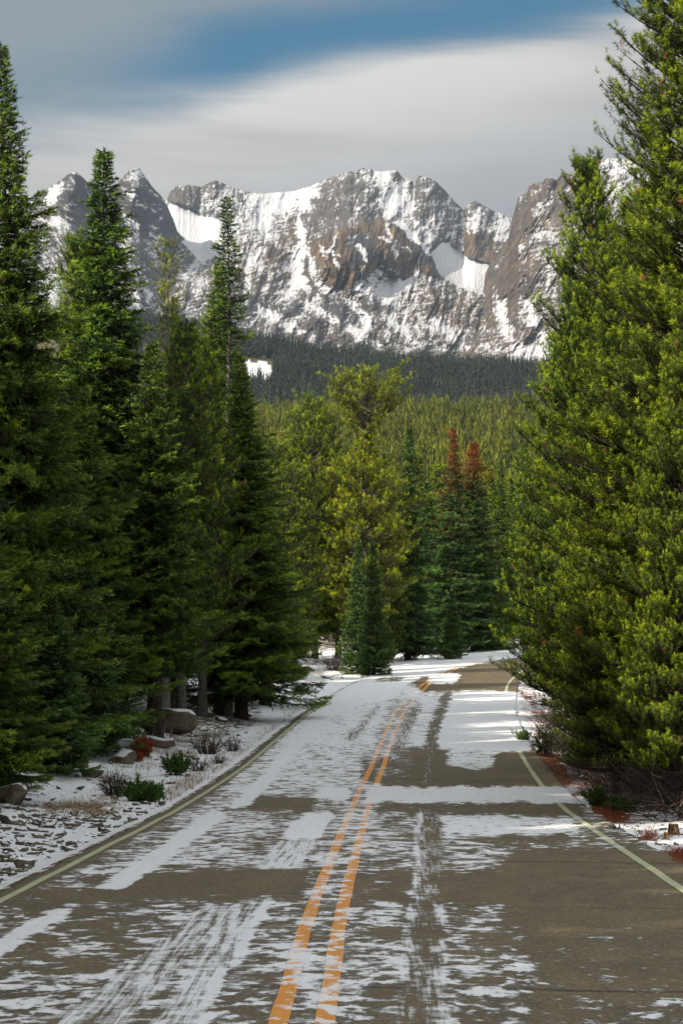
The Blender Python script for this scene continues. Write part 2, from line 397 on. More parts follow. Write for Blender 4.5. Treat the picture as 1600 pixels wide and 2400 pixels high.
gpaint([(1210, 1768), (1290, 1760), (1340, 1830), (1300, 1858), (1250, 1830)], 0.22, 6)
gpaint([(1300, 1868), (1400, 1862), (1380, 1900), (1330, 1915)], 0.93, 5)
gpaint([(1345, 1905), (1420, 1885), (1470, 1900), (1460, 1925), (1400, 1930)], 0.08, 4)
gpaint([(1360, 1935), (1640, 1920), (1640, 1990), (1500, 1998), (1430, 1985)], 0.97, 5)
gpaint([(1510, 2000), (1640, 1995), (1640, 2080), (1560, 2060), (1530, 2035)], 0.03, 4)
gpaint([(1480, 1960), (1545, 1950), (1530, 1970), (1490, 1975)], 0.2, 3)
k = gm.get(gpx, gpy); k = np.where((yf > 6) & (yf < 170) & (gpx > -60) & (gpx < 1660), k, 0)
cov = cov * (1 - k) + gc.get(gpx, gpy) * k
cov = cov + 0.16 * fbm(xf / 1.7, yf / 2.4, 3, 21)
lit = lit + 0.3 * fbm(xf / 1.3, yf / 1.5, 3, 23)
forest = sstep(190, 320, yf)
clr = (yf > 900) & (yf < 2000) & (np.hypot((gpx - 592) / 50, (gpy - 872) / 24) < 1 + 0.35 * fbm(gpx / 14, gpy / 9, 3, 55)); forest[clr] = 0; cov[clr] = 1.2
ground = mesh_np("ground", np.stack([xf, yf, ZZ], 1), grid_faces(nu, len(ys)), mat_ground, {'cov': cov, 'litter': lit, 'forest': forest}, smooth=True)
ground['kind'] = 'structure'

# ------------------------------------------------------------------ road: asphalt with crown and edge, snow cover written per vertex
def road_strip(name, s0, s1, ns, mat, lift, wob=0.0, skirt=False, lo=0.0, hi=None, dstep=0.09):
    hi = hi or CLS[-1]
    aa = np.concatenate([np.arange(lo, 64, 1.0), np.arange(64, 175, dstep), np.arange(175, hi, 0.5)]); aa = aa[(aa >= lo)]
    cx = np.interp(aa, CLS, CLF[:, 0]); cy = np.interp(aa, CLS, CLF[:, 1]); tx = np.interp(aa, CLS, CLT[:, 0]); ty = np.interp(aa, CLS, CLT[:, 1])
    S = np.repeat(np.linspace(s0, s1, ns)[None, :], len(aa), 0)
    if wob:
        S[:, 0] += wob * fbm(aa / 1.5, aa * 0 + 3, 4, 61); S[:, -1] += wob * fbm(aa / 1.5, aa * 0 + 9, 4, 67)
    x = cx[:, None] + S * ty[:, None]; y = cy[:, None] - S * tx[:, None]
    z = road_z(cy)[:, None] - 0.012 * np.abs(S) + 0.02 + lift + 0.012 * fbm(x / 1.5, y / 4, 2, 71)
    V = np.stack([x, y, z], -1); A = np.repeat(aa[:, None], ns, 1)
    if skirt:
        e0 = V[:, :1].copy(); e1 = V[:, -1:].copy(); e0[..., 2] -= 0.16; e1[..., 2] -= 0.16
        V = np.concatenate([e0, V, e1], 1); S = np.concatenate([S[:, :1], S, S[:, -1:]], 1); A = np.concatenate([A[:, :1], A, A[:, -1:]], 1)
    n2_ = V.shape[1]; V = V.reshape(-1, 3); S = S.ravel(); A = A.ravel()
    px, py = proj(V[:, 0], V[:, 1], V[:, 2]); front = (V[:, 1] > 6)
    wx = 16 * fbm(S / 0.5, A / 1.6, 4, 91, 0.65); wy = (py - 1500) * 0.022 * fbm(S / 0.35 + 9, A / 2.2, 4, 95, 0.65)
    cv_ = np.where(front, rcov.get(px + wx, py + wy), 0.45); sk = np.where(front, rstk.get(px, py), 0.0)
    cv_ = cv_ + 0.06 * np.exp(-(S / 0.42) ** 2) * sstep(1820, 1900, py)
    cv_ = cv_ - 0.55 * np.exp(-((S + WL + 0.08) / 0.16) ** 2) * sstep(1600, 1680, py)
    fr = sstep(140, 156, V[:, 1]); cv_ = cv_ * (1 - fr) + 1.0 * fr
    cv_ = cv_ + 0.16 * fbm(S / 1.4, A / 3.0, 4, 81)
    o = mesh_np(name, V, grid_faces(n2_, len(aa)), mat, {'cov': cv_, 'streak': sk, 'rc': np.stack([S, A, 0 * A], 1)}, smooth=True)
    o['kind'] = 'structure'; return o
rcov = Canvas(-80, 1490, 1680, 2420, 3, 0.42); rstk = Canvas(-80, 1490, 1680, 2420, 3, 0.0)
P_, K_ = rcov.paint, rstk.paint
P_([(-80, 2110), (900, 2110), (800, 2420), (-80, 2420)], 0.42, 10)
P_([(-80, 2300), (200, 2290), (200, 2420), (-80, 2420)], 0.50, 10)
P_([(-80, 2230), (60, 2230), (250, 2250), (240, 2290), (100, 2260), (-80, 2290)], 0.30, 8)
P_([(250, 2035), (720, 2035), (700, 2105), (200, 2105)], 0.08, 6)
P_([(100, 2090), (260, 2090), (180, 2150), (60, 2140)], 0.26, 8)
P_([(300, 1890), (500, 1850), (760, 1890), (700, 2030), (200, 2050)], 0.46, 10)
P_([(420, 1890), (640, 1870), (560, 2000), (380, 2030)], 0.52, 10)
P_([(560, 1862), (742, 1872), (730, 1902), (560, 1898)], 0.12, 5)
P_([(560, 1780), (900, 1780), (860, 1850), (520, 1870)], 0.60, 10)
P_([(640, 1690), (940, 1690), (900, 1790), (560, 1800)], 0.60, 10)
P_([(860, 1770), (950, 1700), (900, 1790), (840, 1830)], 0.40, 8)
P_([(700, 1610), (1190, 1610), (1190, 1745), (620, 1750)], 0.68, 8)
# right lane
P_([(880, 2320), (1250, 2320), (1250, 2420), (860, 2420)], 0.45, 8)
P_([(1250, 2320), (1680, 2320), (1680, 2420), (1250, 2420)], 0.27, 12)
P_([(780, 2130), (1180, 2130), (1300, 2330), (780, 2330)], 0.42, 14)
P_([(1180, 2130), (1680, 2100), (1680, 2320), (1300, 2330)], 0.22, 16)
P_([(830, 2040), (1180, 2040), (1150, 2115), (830, 2120)], 0.18, 8)
P_([(1130, 1996), (1680, 1996), (1680, 2180), (1230, 2170), (1120, 2060)], 0.10, 12)
P_([(800, 1900), (1250, 1900), (1180, 2035), (820, 2040)], 0.47, 8)
P_([(1000, 1912), (1330, 1915), (1370, 1950), (1050, 1960)], 0.66, 6)
P_([(1060, 1960), (1330, 1958), (1350, 1975), (1160, 1980)], 0.25, 4)
P_([(900, 1884), (1350, 1882), (1370, 1912), (1000, 1908), (880, 1905)], 0.16, 5)
P_([(860, 1843), (1370, 1843), (1400, 1882), (1250, 1880), (860, 1878)], 0.82, 4)
P_([(960, 1760), (1310, 1760), (1330, 1842), (900, 1842)], 0.05, 5)
P_([(850, 1770), (980, 1760), (950, 1835), (850, 1840)], 0.30, 8)
P_([(1050, 1752), (1165, 1748), (1158, 1800), (1120, 1806), (1040, 1795)], 0.60, 5)
P_([(1038, 1625), (1240, 1625), (1240, 1757), (1200, 1762), (1030, 1752)], 0.96, 4)
P_([(910, 1640), (985, 1640), (960, 1750), (860, 1790)], 0.52, 6)
P_([(955, 1585), (1260, 1583), (1245, 1616), (990, 1620)], 0.02, 3)
P_([(990, 1555), (1260, 1553), (1260, 1590), (960, 1592)], 0.10, 3)
P_([(1006, 1580), (1080, 1577), (1066, 1604), (1000, 1604)], 0.90, 3)
P_([(1080, 1535), (1240, 1530), (1240, 1575), (1060, 1572)], 0.18, 4)
P_([(780, 1625), (860, 1575), (980, 1538), (1230, 1490), (1230, 1536), (1110, 1556), (1030, 1574), (960, 1598), (900, 1640), (780, 1660)], 1.0, 3)
P_([(890, 1585), (960, 1580), (940, 1598), (860, 1600)], 0.40, 3)
# wind-polished or tyre-packed strips
def strip(poly, v, fe, sk): P_(poly, v, fe); K_(poly, sk, fe)
strip([(-80, 2235), (0, 2198), (117, 2132), (189, 2120), (92, 2183), (0, 2239), (-80, 2290)], 0.86, 3, 0.5)
strip([(219, 2081), (286, 2084), (388, 2014), (500, 1930), (536, 1905), (490, 1905), (357, 1999)], 0.85, 3, 0.5)
strip([(541, 1887), (577, 1893), (633, 1832), (700, 1752), (790, 1664), (800, 1640), (770, 1650), (690, 1730), (602, 1834)], 0.90, 3, 0.3)
strip([(658, 1968), (714, 1907), (781, 1902), (748, 1965)], 0.90, 2, 0.4)
strip([(592, 2035), (658, 1968), (748, 1965), (700, 2032)], 0.62, 3, 0.9)
strip([(735, 1871), (752, 1846), (816, 1848), (814, 1876)], 0.85, 2, 0.6)
strip([(485, 2116), (560, 2130), (430, 2260), (270, 2420), (70, 2420), (219, 2325), (306, 2259), (420, 2170)], 0.50, 4, 0.92)
strip([(560, 2112), (640, 2106), (510, 2310), (459, 2420), (350, 2420), (420, 2300), (480, 2200)], 0.56, 4, 0.95)
strip([(632, 2104), (640, 2106), (520, 2300), (470, 2420), (458, 2420), (505, 2300)], 0.9, 1, 0.6)
strip([(975, 1900), (1030, 1900), (1035, 2030), (1040, 2420), (940, 2420), (970, 2100)], 0.36, 4, 0.85)
strip([(975, 1905), (990, 1905), (985, 2030), (955, 2300), (940, 2300), (965, 2080)], 0.66, 2, 0.7)
strip([(1033, 2110), (1040, 2110), (1040, 2420), (1031, 2420)], 0.75, 1, 0.5)
strip([(985, 1842), (1010, 1842), (1028, 1720), (1062, 1622), (1040, 1620), (1000, 1715)], 0.28, 3, 0.9)
strip([(900, 1790), (925, 1790), (985, 1660), (970, 1655)], 0.42, 3, 0.9)
strip([(800, 1740), (830, 1740), (900, 1650), (880, 1650)], 0.50, 3, 0.9)
road = road_strip("road", -PL, PR, 110, mat_asphalt, 0.0, wob=0.16, skirt=True, hi=CLS[-1] - 0.5)
for nm, s0, s1, mt in (("centre_line_marking", -0.195, -0.075, mat_yellow), ("centre_line_marking", 0.085, 0.205, mat_yellow), ("edge_line_marking", -WL - 0.05, -WL + 0.045, mat_pale), ("edge_line_marking", WR - 0.05, WR + 0.055, mat_pale)):
    road_strip(nm, s0, s1, 3, mt, 0.006, wob=0.012, hi=CLS[-1] - 0.5)

# ------------------------------------------------------------------ mountains
mat_rock, t = new_mat("mountain_rock_and_snow")
pos = t.n('ShaderNodeTexCoord').outputs['Object']
cov = t.attr('cov').outputs['Fac']; brn = t.attr('brown').outputs['Fac']; drk = t.attr('dark').outputs['Fac']; diag = t.attr('uv2').outputs['Vector']
n_a = t.noise(diag, 36, 8, 0.78, 0.3); n_b = t.noise(diag, 150, 4, 0.75, 0.2); n_c = t.noise(diag, 480, 2, 0.6)
nrm = t.n('ShaderNodeNewGeometry').outputs['Normal']; nz = t.n('ShaderNodeSeparateXYZ', {0: nrm}).outputs[2]
nn = t.m('ADD', t.m('ADD', t.m('MULTIPLY', n_a, 0.36), t.m('MULTIPLY', n_b, 0.38)), t.m('MULTIPLY', n_c, 0.26))
nn = t.mr(nn, 0.30, 0.70, smooth=False)
cc = t.m('MULTIPLY_ADD', t.m('SUBTRACT', nz, 0.80), 0.50, cov)
sm = t.mr(t.m('SUBTRACT', t.m('MULTIPLY_ADD', cc, 1.3, -0.29), nn), -0.20, 0.19)
grey = t.mix(t.mr(n_b, 0.35, 0.65), (0.030, 0.030, 0.034), (0.125, 0.115, 0.105))
brown = t.mix(t.mr(n_a, 0.35, 0.65), (0.070, 0.045, 0.030), (0.25, 0.165, 0.080))
brown = t.mix(t.mr(n_b, 0.4, 0.7, 0, 0.6), brown, (0.07, 0.055, 0.045))
crack = t.noise(t.scale(diag, (150, 32, 1)), 1.0, 5, 0.7, 0.6)
brown = t.mix(t.mr(crack, 0.42, 0.56, 0.9, 0.0), brown, (0.030, 0.025, 0.025))
rock = t.mix(brn, grey, brown); rock = t.mix(drk, rock, (0.026, 0.034, 0.050))
c = t.mix(sm, rock, (0.58, 0.59, 0.62))
finish(t, c, 0.85, t.m('ADD', n_b, t.m('MULTIPLY', n_a, 1.5)), 0.75, 9.0, 0.15)

def foot_row(px): return np.interp(px, *CREST) + 40
def massif(name, sky, x0, x1, nu, nv, depth, covc, brc, dkc, seed, slant, rough=1.0, foot=foot_row, jag=5.0, smoothc=None):
    px = np.linspace(x0, x1, nu); sk = np.interp(px, [p[0] for p in sky], [p[1] for p in sky])
    sk = sk - jag * ridged(px / 34, px * 0 + seed, 4, seed, 0.6) * 0.8 + 1.0
    ft = foot(px); T = np.linspace(0, 1, nv)[:, None]
    PXX = np.repeat(px[None, :], nv, 0); ROW = ft[None, :] + (sk - ft)[None, :] * T
    Dp = depth(PXX, ROW, T)
    sm_ = smoothc.get(PXX, ROW) if smoothc else 0
    u = (PXX + slant * (ROW - 600)) ; v = ROW
    amp = rough * (1 - 0.995 * sm_)
    wx = 14 * fbm(u / 60, v / 60, 2, seed + 90); 
    ra_ = ridged((u + wx) / 110, v / 200, 3, seed); rb_ = ridged((u + wx) / 36, v / 72, 5, seed + 5, 0.66); rc_ = ridged(u / 9 + rb_ * 0.6, v / 11, 4, seed + 9, 0.65)
    led = ridged((u + 0.5 * v) / 75, (v + 0.22 * u + 5 * rb_) / 10, 3, seed + 71, 0.6)
    stand = 0.25 * rb_ + 0.19 * rc_ + 0.10 * ra_ - 0.15 * led
    Dp = Dp - 45 * np.clip(brc.get(PXX, ROW), 0, 1) * ridged((u + wx * 0.6) / 24, v / 170, 4, seed + 60, 0.6)
    Dp = Dp - amp * (110 * ra_ + 34 * rb_ + 10 * rc_ + 5 * fbm(u / 2.6, v / 3.4, 2, seed + 31))
    # back side: falls away beyond the skyline
    nb = 14; Tb = np.linspace(0, 1, nb + 1)[1:, None]
    A, C = ray(PXX, ROW); X = A * Dp; Y = Dp; Z = CAM_Z + C * Dp
    Xb = X[-1:] + 0 * Tb; Yb = Y[-1:] + 900 * Tb; Zb = Z[-1:] - (Z[-1:] + 40) * Tb ** 0.8
    X = np.concatenate([X, Xb]); Y = np.concatenate([Y, Yb]); Z = np.concatenate([Z, Zb])
    PX2 = np.concatenate([PXX, np.repeat(px[None, :], nb, 0)]); R2 = np.concatenate([ROW, np.repeat(sk[None, :], nb, 0)])
    w1 = 15 * fbm(PX2 / 26, R2 / 26, 5, seed + 40, 0.62); w2 = 15 * fbm(PX2 / 26 + 50, R2 / 26, 5, seed + 41, 0.62)
    stand = np.concatenate([stand, np.repeat(stand[-1:], nb, 0)]) - float(stand.mean())
    at_ = {'cov': covc.get(PX2 + w1, R2 + w2) - stand * 1.35, 'brown': np.clip(brc.get(PX2 + w1, R2 + w2), 0, 1), 'dark': np.clip(dkc.get(PX2 + w1 * 0.6, R2 + w2 * 0.6), 0, 1)}
    if smoothc is not None:
        k = smoothc.get(PX2, R2); at_['cov'] = at_['cov'] * (1 - k) + 1.5 * k
    at_['uv2'] = np.stack([(PX2 + slant * 1.0 * (R2 - 600)) / 1000, R2 / 1000 * 0.62, PX2 * 0], -1).reshape(-1, 3)
    at_ = {k_: (v_ if v_.ndim == 2 and v_.shape[-1] == 3 else v_.ravel()) for k_, v_ in at_.items()}
    o = mesh_np(name, np.stack([X.ravel(), Y.ravel(), Z.ravel()], 1), grid_faces(nu, nv + nb), mat_rock, at_, smooth=True)
    o['kind'] = 'structure'; return o

# --- main massif
skyM = [(-700, 620), (-200, 560), (150, 520), (300, 500), (393, 463), (401, 447), (418, 434), (454, 434), (474, 439), (490, 429), (505, 424), (520, 426), (541, 439), (577, 450), (612, 455), (679, 450), (714, 442), (765, 421), (798, 408), (861, 393), (884, 402), (930, 399), (941, 413), (970, 425), (981, 413), (1000, 414), (1016, 422), (1039, 442), (1067, 476), (1085, 493), (1096, 479), (1113, 472), (1148, 491), (1182, 505), (1199, 514), (1250, 530), (1400, 560), (2300, 600)]
def gb(PX, RW, x, y, sx, sy): return np.exp(-((PX - x) / sx) ** 2 - ((RW - y) / sy) ** 2)
def depM(PX, RW, T):
    D = 3300 + 2000 * (0.35 * T + 0.65 * T ** 1.5)
    D = D - 230 * gb(PX, RW, 865, 585, 120, 62) - 150 * gb(PX, RW, 800, 620, 60, 50)      # the brown cliffs stand out
    D = D - 130 * gb(PX, RW, 805, 470, 70, 90) + 170 * gb(PX, RW, 1060, 600, 75, 60) + 200 * gb(PX, RW, 460, 540, 70, 70)
    D = D + 120 * gb(PX, RW, 690, 610, 40, 90) - 110 * gb(PX, RW, 560, 520, 60, 60)
    return D
cM = Canvas(-100, 340, 1700, 960, 2, 0.50); bM = Canvas(-100, 340, 1700, 960, 2, 0.12); dM = Canvas(-100, 340, 1700, 960, 2, 0.0); sM = Canvas(-100, 340, 1700, 960, 2, 0.0)
cM.paint([(380, 440), (580, 440), (600, 520), (560, 540), (500, 515), (400, 480)], 0.42, 6); dM.paint([(455, 470), (590, 465), (596, 512), (520, 520), (450, 498)], 0.55, 5)
cM.paint([(575, 450), (720, 440), (720, 560), (600, 570)], 0.70, 12); cM.paint([(690, 440), (780, 415), (750, 470), (710, 500)], 0.92, 8)
cM.paint([(540, 560), (690, 550), (700, 640), (560, 650)], 0.62, 10); bM.paint([(560, 555), (690, 560), (700, 660), (560, 660)], 0.7, 12)
cM.paint([(640, 500), (720, 500), (700, 580), (650, 600)], 0.45, 8)
cM.paint([(757, 425), (861, 396), (884, 465), (895, 516), (815, 539), (734, 557), (723, 511)], 0.43, 10)
cM.paint([(880, 400), (975, 425), (985, 500), (900, 500)], 0.72, 8); cM.paint([(970, 420), (1060, 470), (1075, 520), (985, 520)], 0.50, 8)
dM.paint([(985, 430), (1016, 425), (1065, 480), (1060, 510), (1000, 480)], 0.35, 6)
cM.paint([(940, 505), (1085, 500), (1090, 550), (1000, 560)], 0.58, 8); cM.paint([(1085, 490), (1200, 510), (1190, 560), (1090, 555)], 0.66, 8)
cliff = [(734, 562), (821, 532), (889, 512), (941, 535), (975, 580), (1020, 622), (1012, 643), (976, 645), (941, 656), (889, 626), (844, 640), (838, 680), (809, 684), (757, 656), (752, 608), (729, 597)]
cM.paint(cliff, 0.22, 4); bM.paint(cliff, 1.0, 5)
dM.paint([(818, 556), (852, 545), (880, 570), (888, 610), (850, 618), (826, 640), (816, 600)], 0.75, 4)      # near-black patch in the wall
dM.paint([(948, 545), (1000, 580), (1020, 620), (985, 625), (965, 590)], 0.7, 4)  # shadow right of the cliffs, painted in as near-black rock
bM.line([(922, 545), (950, 590), (962, 625)], 22, 1.0, 4)
for ln_ in ([(790, 540), (778, 590), (800, 655)], [(905, 520), (917, 570), (936, 615)], [(748, 572), (765, 610), (758, 640)], [(820, 650), (850, 625), (900, 640)], [(745, 590), (800, 596)], [(885, 560), (925, 566), (962, 590)]):
    cM.line(ln_, 7, 0.80, 3)
bM.paint([(640, 500), (705, 505), (700, 585), (655, 600)], 0.5, 8); cM.paint([(610, 560), (690, 590), (720, 640), (640, 640)], 0.45, 8)
cM.line([(838, 570), (862, 612), (876, 640)], 8, 0.95, 2); cM.line([(935, 522), (975, 560), (1012, 604)], 8, 1.1, 2); cM.line([(985, 640), (960, 655), (905, 668)], 14, 0.9, 4)
cM.paint([(1085, 548), (1160, 548), (1155, 606), (1098, 606)], 0.30, 5); bM.paint([(1040, 535), (1170, 540), (1160, 610), (1040, 580)], 0.8, 6)
cM.paint([(838, 640), (900, 622), (976, 672), (970, 720), (889, 712), (810, 690)], 0.90, 7)
cM.paint([(705, 560), (735, 600), (760, 665), (800, 690), (760, 700), (690, 670), (680, 620)], 0.88, 7)
cM.line([(700, 500), (706, 560), (690, 640)], 9, 0.95, 3); cM.line([(712, 600), (722, 650), (742, 690)], 12, 0.2, 4)
cM.paint([(960, 670), (1080, 690), (1100, 730), (980, 740), (920, 710)], 0.50, 10); bM.paint([(930, 660), (1130, 690), (1100, 780), (930, 740)], 0.75, 14)
cM.paint([(540, 680), (900, 705), (960, 830), (520, 790)], 0.42, 14); dM.paint([(540, 690), (880, 710), (820, 745), (540, 735)], 0.35, 12)
for ln, wd in ((((700, 700), (800, 760), (900, 820)), 14), (((820, 700), (862, 760), (838, 800)), 16), (((610, 720), (660, 760), (740, 790)), 12), (((900, 740), (960, 790), (1000, 830)), 10), (((1010, 740), (1060, 790), (1120, 830)), 10)):
    cM.line(list(ln), wd, 0.9, 6)
cM.line([(560, 790), (660, 800), (800, 835), (960, 850)], 18, 0.78, 6)
sM.paint([(392, 474), (430, 482), (475, 508), (512, 520), (520, 556), (513, 598), (470, 610), (444, 580), (400, 540)], 1.0, 3)
sM.paint([(1010, 590), (1037, 568), (1068, 582), (1100, 608), (1150, 618), (1165, 640), (1140, 690), (1100, 678), (1066, 664), (1030, 640)], 1.0, 3)
massif("mountain", skyM, -700, 2300, 1500, 300, depM, cM, bM, dM, 3, 0.25, 0.85, jag=4.5, smoothc=sM)
# --- left massif: two dark summits and a scree slope
skyL = [(-900, 600), (-300, 480), (0, 452), (60, 462), (94, 457), (110, 441), (135, 429), (158, 409), (179, 402), (194, 414), (204, 427), (219, 424), (237, 439), (250, 452), (262, 448), (286, 416), (306, 398), (327, 393), (339, 411), (357, 437), (378, 460), (393, 485), (408, 518), (416, 544), (434, 559), (449, 590), (469, 625), (500, 672), (540, 712), (600, 752), (680, 800), (760, 850), (820, 885)]
def depL(PX, RW, T):
    D = 2750 + 1150 * T + 2.1 * (PX - 100) + 0.7 * np.clip(PX - 335, 0, 120)
    D = D - 140 * gb(PX, RW, 165, 440, 42, 60) - 170 * gb(PX, RW, 320, 440, 40, 70) + 90 * gb(PX, RW, 250, 480, 40, 60)
    return D
cL = Canvas(-300, 340, 900, 960, 2, 0.60); bL = Canvas(-300, 340, 900, 960, 2, 0.05); dL = Canvas(-300, 340, 900, 960, 2, 0.0)
cL.paint([(85, 470), (110, 436), (180, 398), (245, 440), (240, 500), (200, 500), (150, 470), (110, 480)], 0.50, 4); dL.paint([(85, 470), (110, 436), (180, 398), (245, 440), (240, 500), (200, 500), (150, 470), (110, 480)], 0.45, 6)
cL.paint([(40, 455), (200, 470), (300, 600), (330, 700), (120, 700), (40, 600)], 0.48, 14)
cL.paint([(102, 462), (120, 440), (148, 432), (140, 466), (110, 476)], 0.86, 4); cL.line([(196, 432), (212, 455), (200, 480)], 9, 0.85, 3)
cL.paint([(110, 496), (140, 505), (166, 538), (150, 545), (122, 525)], 0.95, 5); cL.line([(150, 470), (180, 500), (230, 570)], 8, 0.3, 5)
cL.paint([(290, 410), (335, 396), (355, 440), (340, 452), (300, 455)], 0.60, 4)
pk = [(306, 452), (358, 448), (388, 472), (410, 520), (444, 595), (480, 656), (408, 595), (330, 540), (300, 500)]
cL.paint(pk, 0.50, 6); dL.paint(pk, 0.6, 7); dL.paint([(320, 395), (340, 405), (352, 430), (330, 420)], 0.6, 4)  # summit's right face: its shade is painted as dark blue rock
cL.line([(318, 478), (350, 492), (384, 510)], 8, 0.9, 3); cL.line([(340, 530), (380, 570), (410, 590)], 7, 0.8, 4)
cL.paint([(400, 620), (500, 670), (600, 760), (420, 740), (380, 680)], 0.60, 15); cL.paint([(100, 640), (170, 660), (200, 700), (100, 700)], 0.85, 10)
dL.paint([(240, 440), (290, 470), (300, 560), (240, 520)], 0.4, 10)
massif("mountain", skyL, -900, 815, 850, 260, depL, cL, bL, dL, 17, -0.75, 0.50, jag=3.5)
# --- right ridge: reddish buttress running up to the right
skyR = [(860, 890), (930, 840), (1000, 790), (1060, 735), (1100, 700), (1113, 684), (1128, 654), (1142, 631), (1153, 608), (1171, 585), (1190, 562), (1197, 522), (1204, 499), (1214, 462), (1234, 450), (1240, 433), (1268, 427), (1277, 418), (1303, 422), (1317, 405), (1337, 410), (1372, 400), (1390, 375), (1440, 372), (1481, 379), (1560, 420), (1700, 400), (2000, 470), (2500, 600)]
def depR(PX, RW, T):
    D = 2950 + 1500 * T ** 1.2 - 0.9 * np.clip(PX - 1150, -200, 500)
    D = D + 260 * sstep(1345, 1385, PX) * sstep(520, 420, RW)
    return D
cR = Canvas(800, 340, 2000, 960, 2, 0.52); bR = Canvas(800, 340, 2000, 960, 2, 0.55); dR = Canvas(800, 340, 2000, 960, 2, 0.05)
cR.paint([(1195, 530), (1205, 455), (1240, 425), (1330, 400), (1350, 470), (1300, 540), (1230, 600), (1180, 640), (1120, 690), (1140, 620)], 0.38, 6)
cR.paint([(1255, 440), (1275, 470), (1300, 530), (1330, 560), (1290, 590), (1240, 560), (1250, 500)], 0.55, 8)
cR.paint([(1200, 580), (1250, 560), (1330, 590), (1310, 640), (1250, 620)], 0.60, 8)
cR.paint([(1380, 370), (1480, 372), (1480, 440), (1400, 460)], 0.66, 6); bR.paint([(1380, 365), (1490, 365), (1480, 470), (1400, 470)], 0.25, 6)
for ln, wd in ((((1150, 650), (1170, 720), (1190, 790), (1230, 830)), 16), (((1110, 720), (1080, 770), (1060, 810)), 12), (((1230, 700), (1250, 760), (1300, 830)), 12), (((1050, 745), (1000, 790)), 8)):
    cR.line(list(ln), wd, 0.92, 7)
cR.paint([(1200, 810), (1290, 805), (1300, 860), (1180, 860)], 0.85, 8); cR.paint([(1130, 640), (1180, 610), (1240, 680), (1160, 700)], 0.38, 8)
massif("mountain", skyR, 860, 2500, 850, 260, depR, cR, bR, dR, 29, 0.55, 0.62, jag=6.5)

# ------------------------------------------------------------------ foliage and bark
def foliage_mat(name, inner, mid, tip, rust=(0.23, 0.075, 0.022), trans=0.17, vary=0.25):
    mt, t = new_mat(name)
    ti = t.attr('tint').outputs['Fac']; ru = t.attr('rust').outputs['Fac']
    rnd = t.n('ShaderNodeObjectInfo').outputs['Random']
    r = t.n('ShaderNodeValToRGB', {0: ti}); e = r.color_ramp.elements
    e[0].position = 0.0; e[0].color = (*inner, 1); e[1].position = 1.0; e[1].color = (*tip, 1)  # tips are new growth, but inner and tip tones also paint crown shade and sunlight
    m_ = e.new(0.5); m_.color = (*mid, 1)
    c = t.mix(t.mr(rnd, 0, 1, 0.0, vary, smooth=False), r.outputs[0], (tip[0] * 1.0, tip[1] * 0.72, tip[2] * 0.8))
    c = t.mix(ru, c, rust)
    d = t.n('ShaderNodeBsdfPrincipled', {'Base Color': c, 'Roughness': 0.55, 'Specular IOR Level': 0.28})
    tr = t.n('ShaderNodeBsdfTranslucent', {0: t.mix(1.0, c, (1.0, 1.15, 0.5), 'MULTIPLY')})
    mx = t.n('ShaderNodeMixShader', {0: trans}); t.t.links.new(d.outputs[0], mx.inputs[1]); t.t.links.new(tr.outputs[0], mx.inputs[2])
    t.n('ShaderNodeOutputMaterial', {0: mx}); return mt
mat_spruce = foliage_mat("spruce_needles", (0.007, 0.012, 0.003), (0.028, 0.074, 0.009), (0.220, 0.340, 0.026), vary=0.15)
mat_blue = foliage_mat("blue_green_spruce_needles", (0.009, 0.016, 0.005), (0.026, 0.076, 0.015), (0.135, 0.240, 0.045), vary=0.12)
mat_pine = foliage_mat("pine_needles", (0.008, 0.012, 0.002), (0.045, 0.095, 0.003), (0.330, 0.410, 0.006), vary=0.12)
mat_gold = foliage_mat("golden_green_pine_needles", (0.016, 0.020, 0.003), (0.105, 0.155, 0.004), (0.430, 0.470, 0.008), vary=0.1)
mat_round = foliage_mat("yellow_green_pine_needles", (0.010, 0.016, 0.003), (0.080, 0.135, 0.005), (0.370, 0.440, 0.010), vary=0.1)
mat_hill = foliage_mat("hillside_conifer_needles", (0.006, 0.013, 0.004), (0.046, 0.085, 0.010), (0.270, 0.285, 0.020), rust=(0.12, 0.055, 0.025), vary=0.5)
mat_far_shade = foliage_mat("shade_tinted_far_needles", (0.012, 0.020, 0.018), (0.018, 0.036, 0.032), (0.045, 0.075, 0.055), rust=(0.13, 0.115, 0.10), vary=0.3)  # shade over the far slope is painted in as darker, bluer needles
mat_shrub = foliage_mat("low_shrub_leaves", (0.03, 0.04, 0.012), (0.04, 0.09, 0.015), (0.10, 0.20, 0.035), vary=0.1)
def bark_mat(name, a, b, red=None):
    mt, t = new_mat(name); pos = t.n('ShaderNodeTexCoord').outputs['Object']
    n_ = t.noise(t.scale(pos, (14, 14, 3.2)), 1.0, 5, 0.7, 0.4); v = t.n('ShaderNodeTexVoronoi', {'Scale': 1.0, 'Vector': t.scale(pos, (22, 22, 6))}, feature='DISTANCE_TO_EDGE')
    c = t.mix(t.mr(n_, 0.3, 0.7), a, b); c = t.mix(t.mr(v.outputs[0], 0.0, 0.12, 0.75, 0.0), c, (a[0] * .35, a[1] * .35, a[2] * .35))
    if red: c = t.mix(t.mr(t.noise(t.scale(pos, (2, 2, 0.8)), 1.3, 3), 0.45, 0.6), c, red)
    finish(t, c, 0.9, t.m('ADD', n_, t.mr(v.outputs[0], 0, 0.15)), 0.8, 0.03, 0.15); return mt
mat_bark = bark_mat("dark_scaly_bark", (0.030, 0.022, 0.017), (0.085, 0.065, 0.052))
mat_bark_grey = bark_mat("grey_bark", (0.075, 0.068, 0.060), (0.20, 0.185, 0.165))
mat_bark_pale = bark_mat("pale_dead_wood", (0.17, 0.15, 0.13), (0.40, 0.37, 0.33))
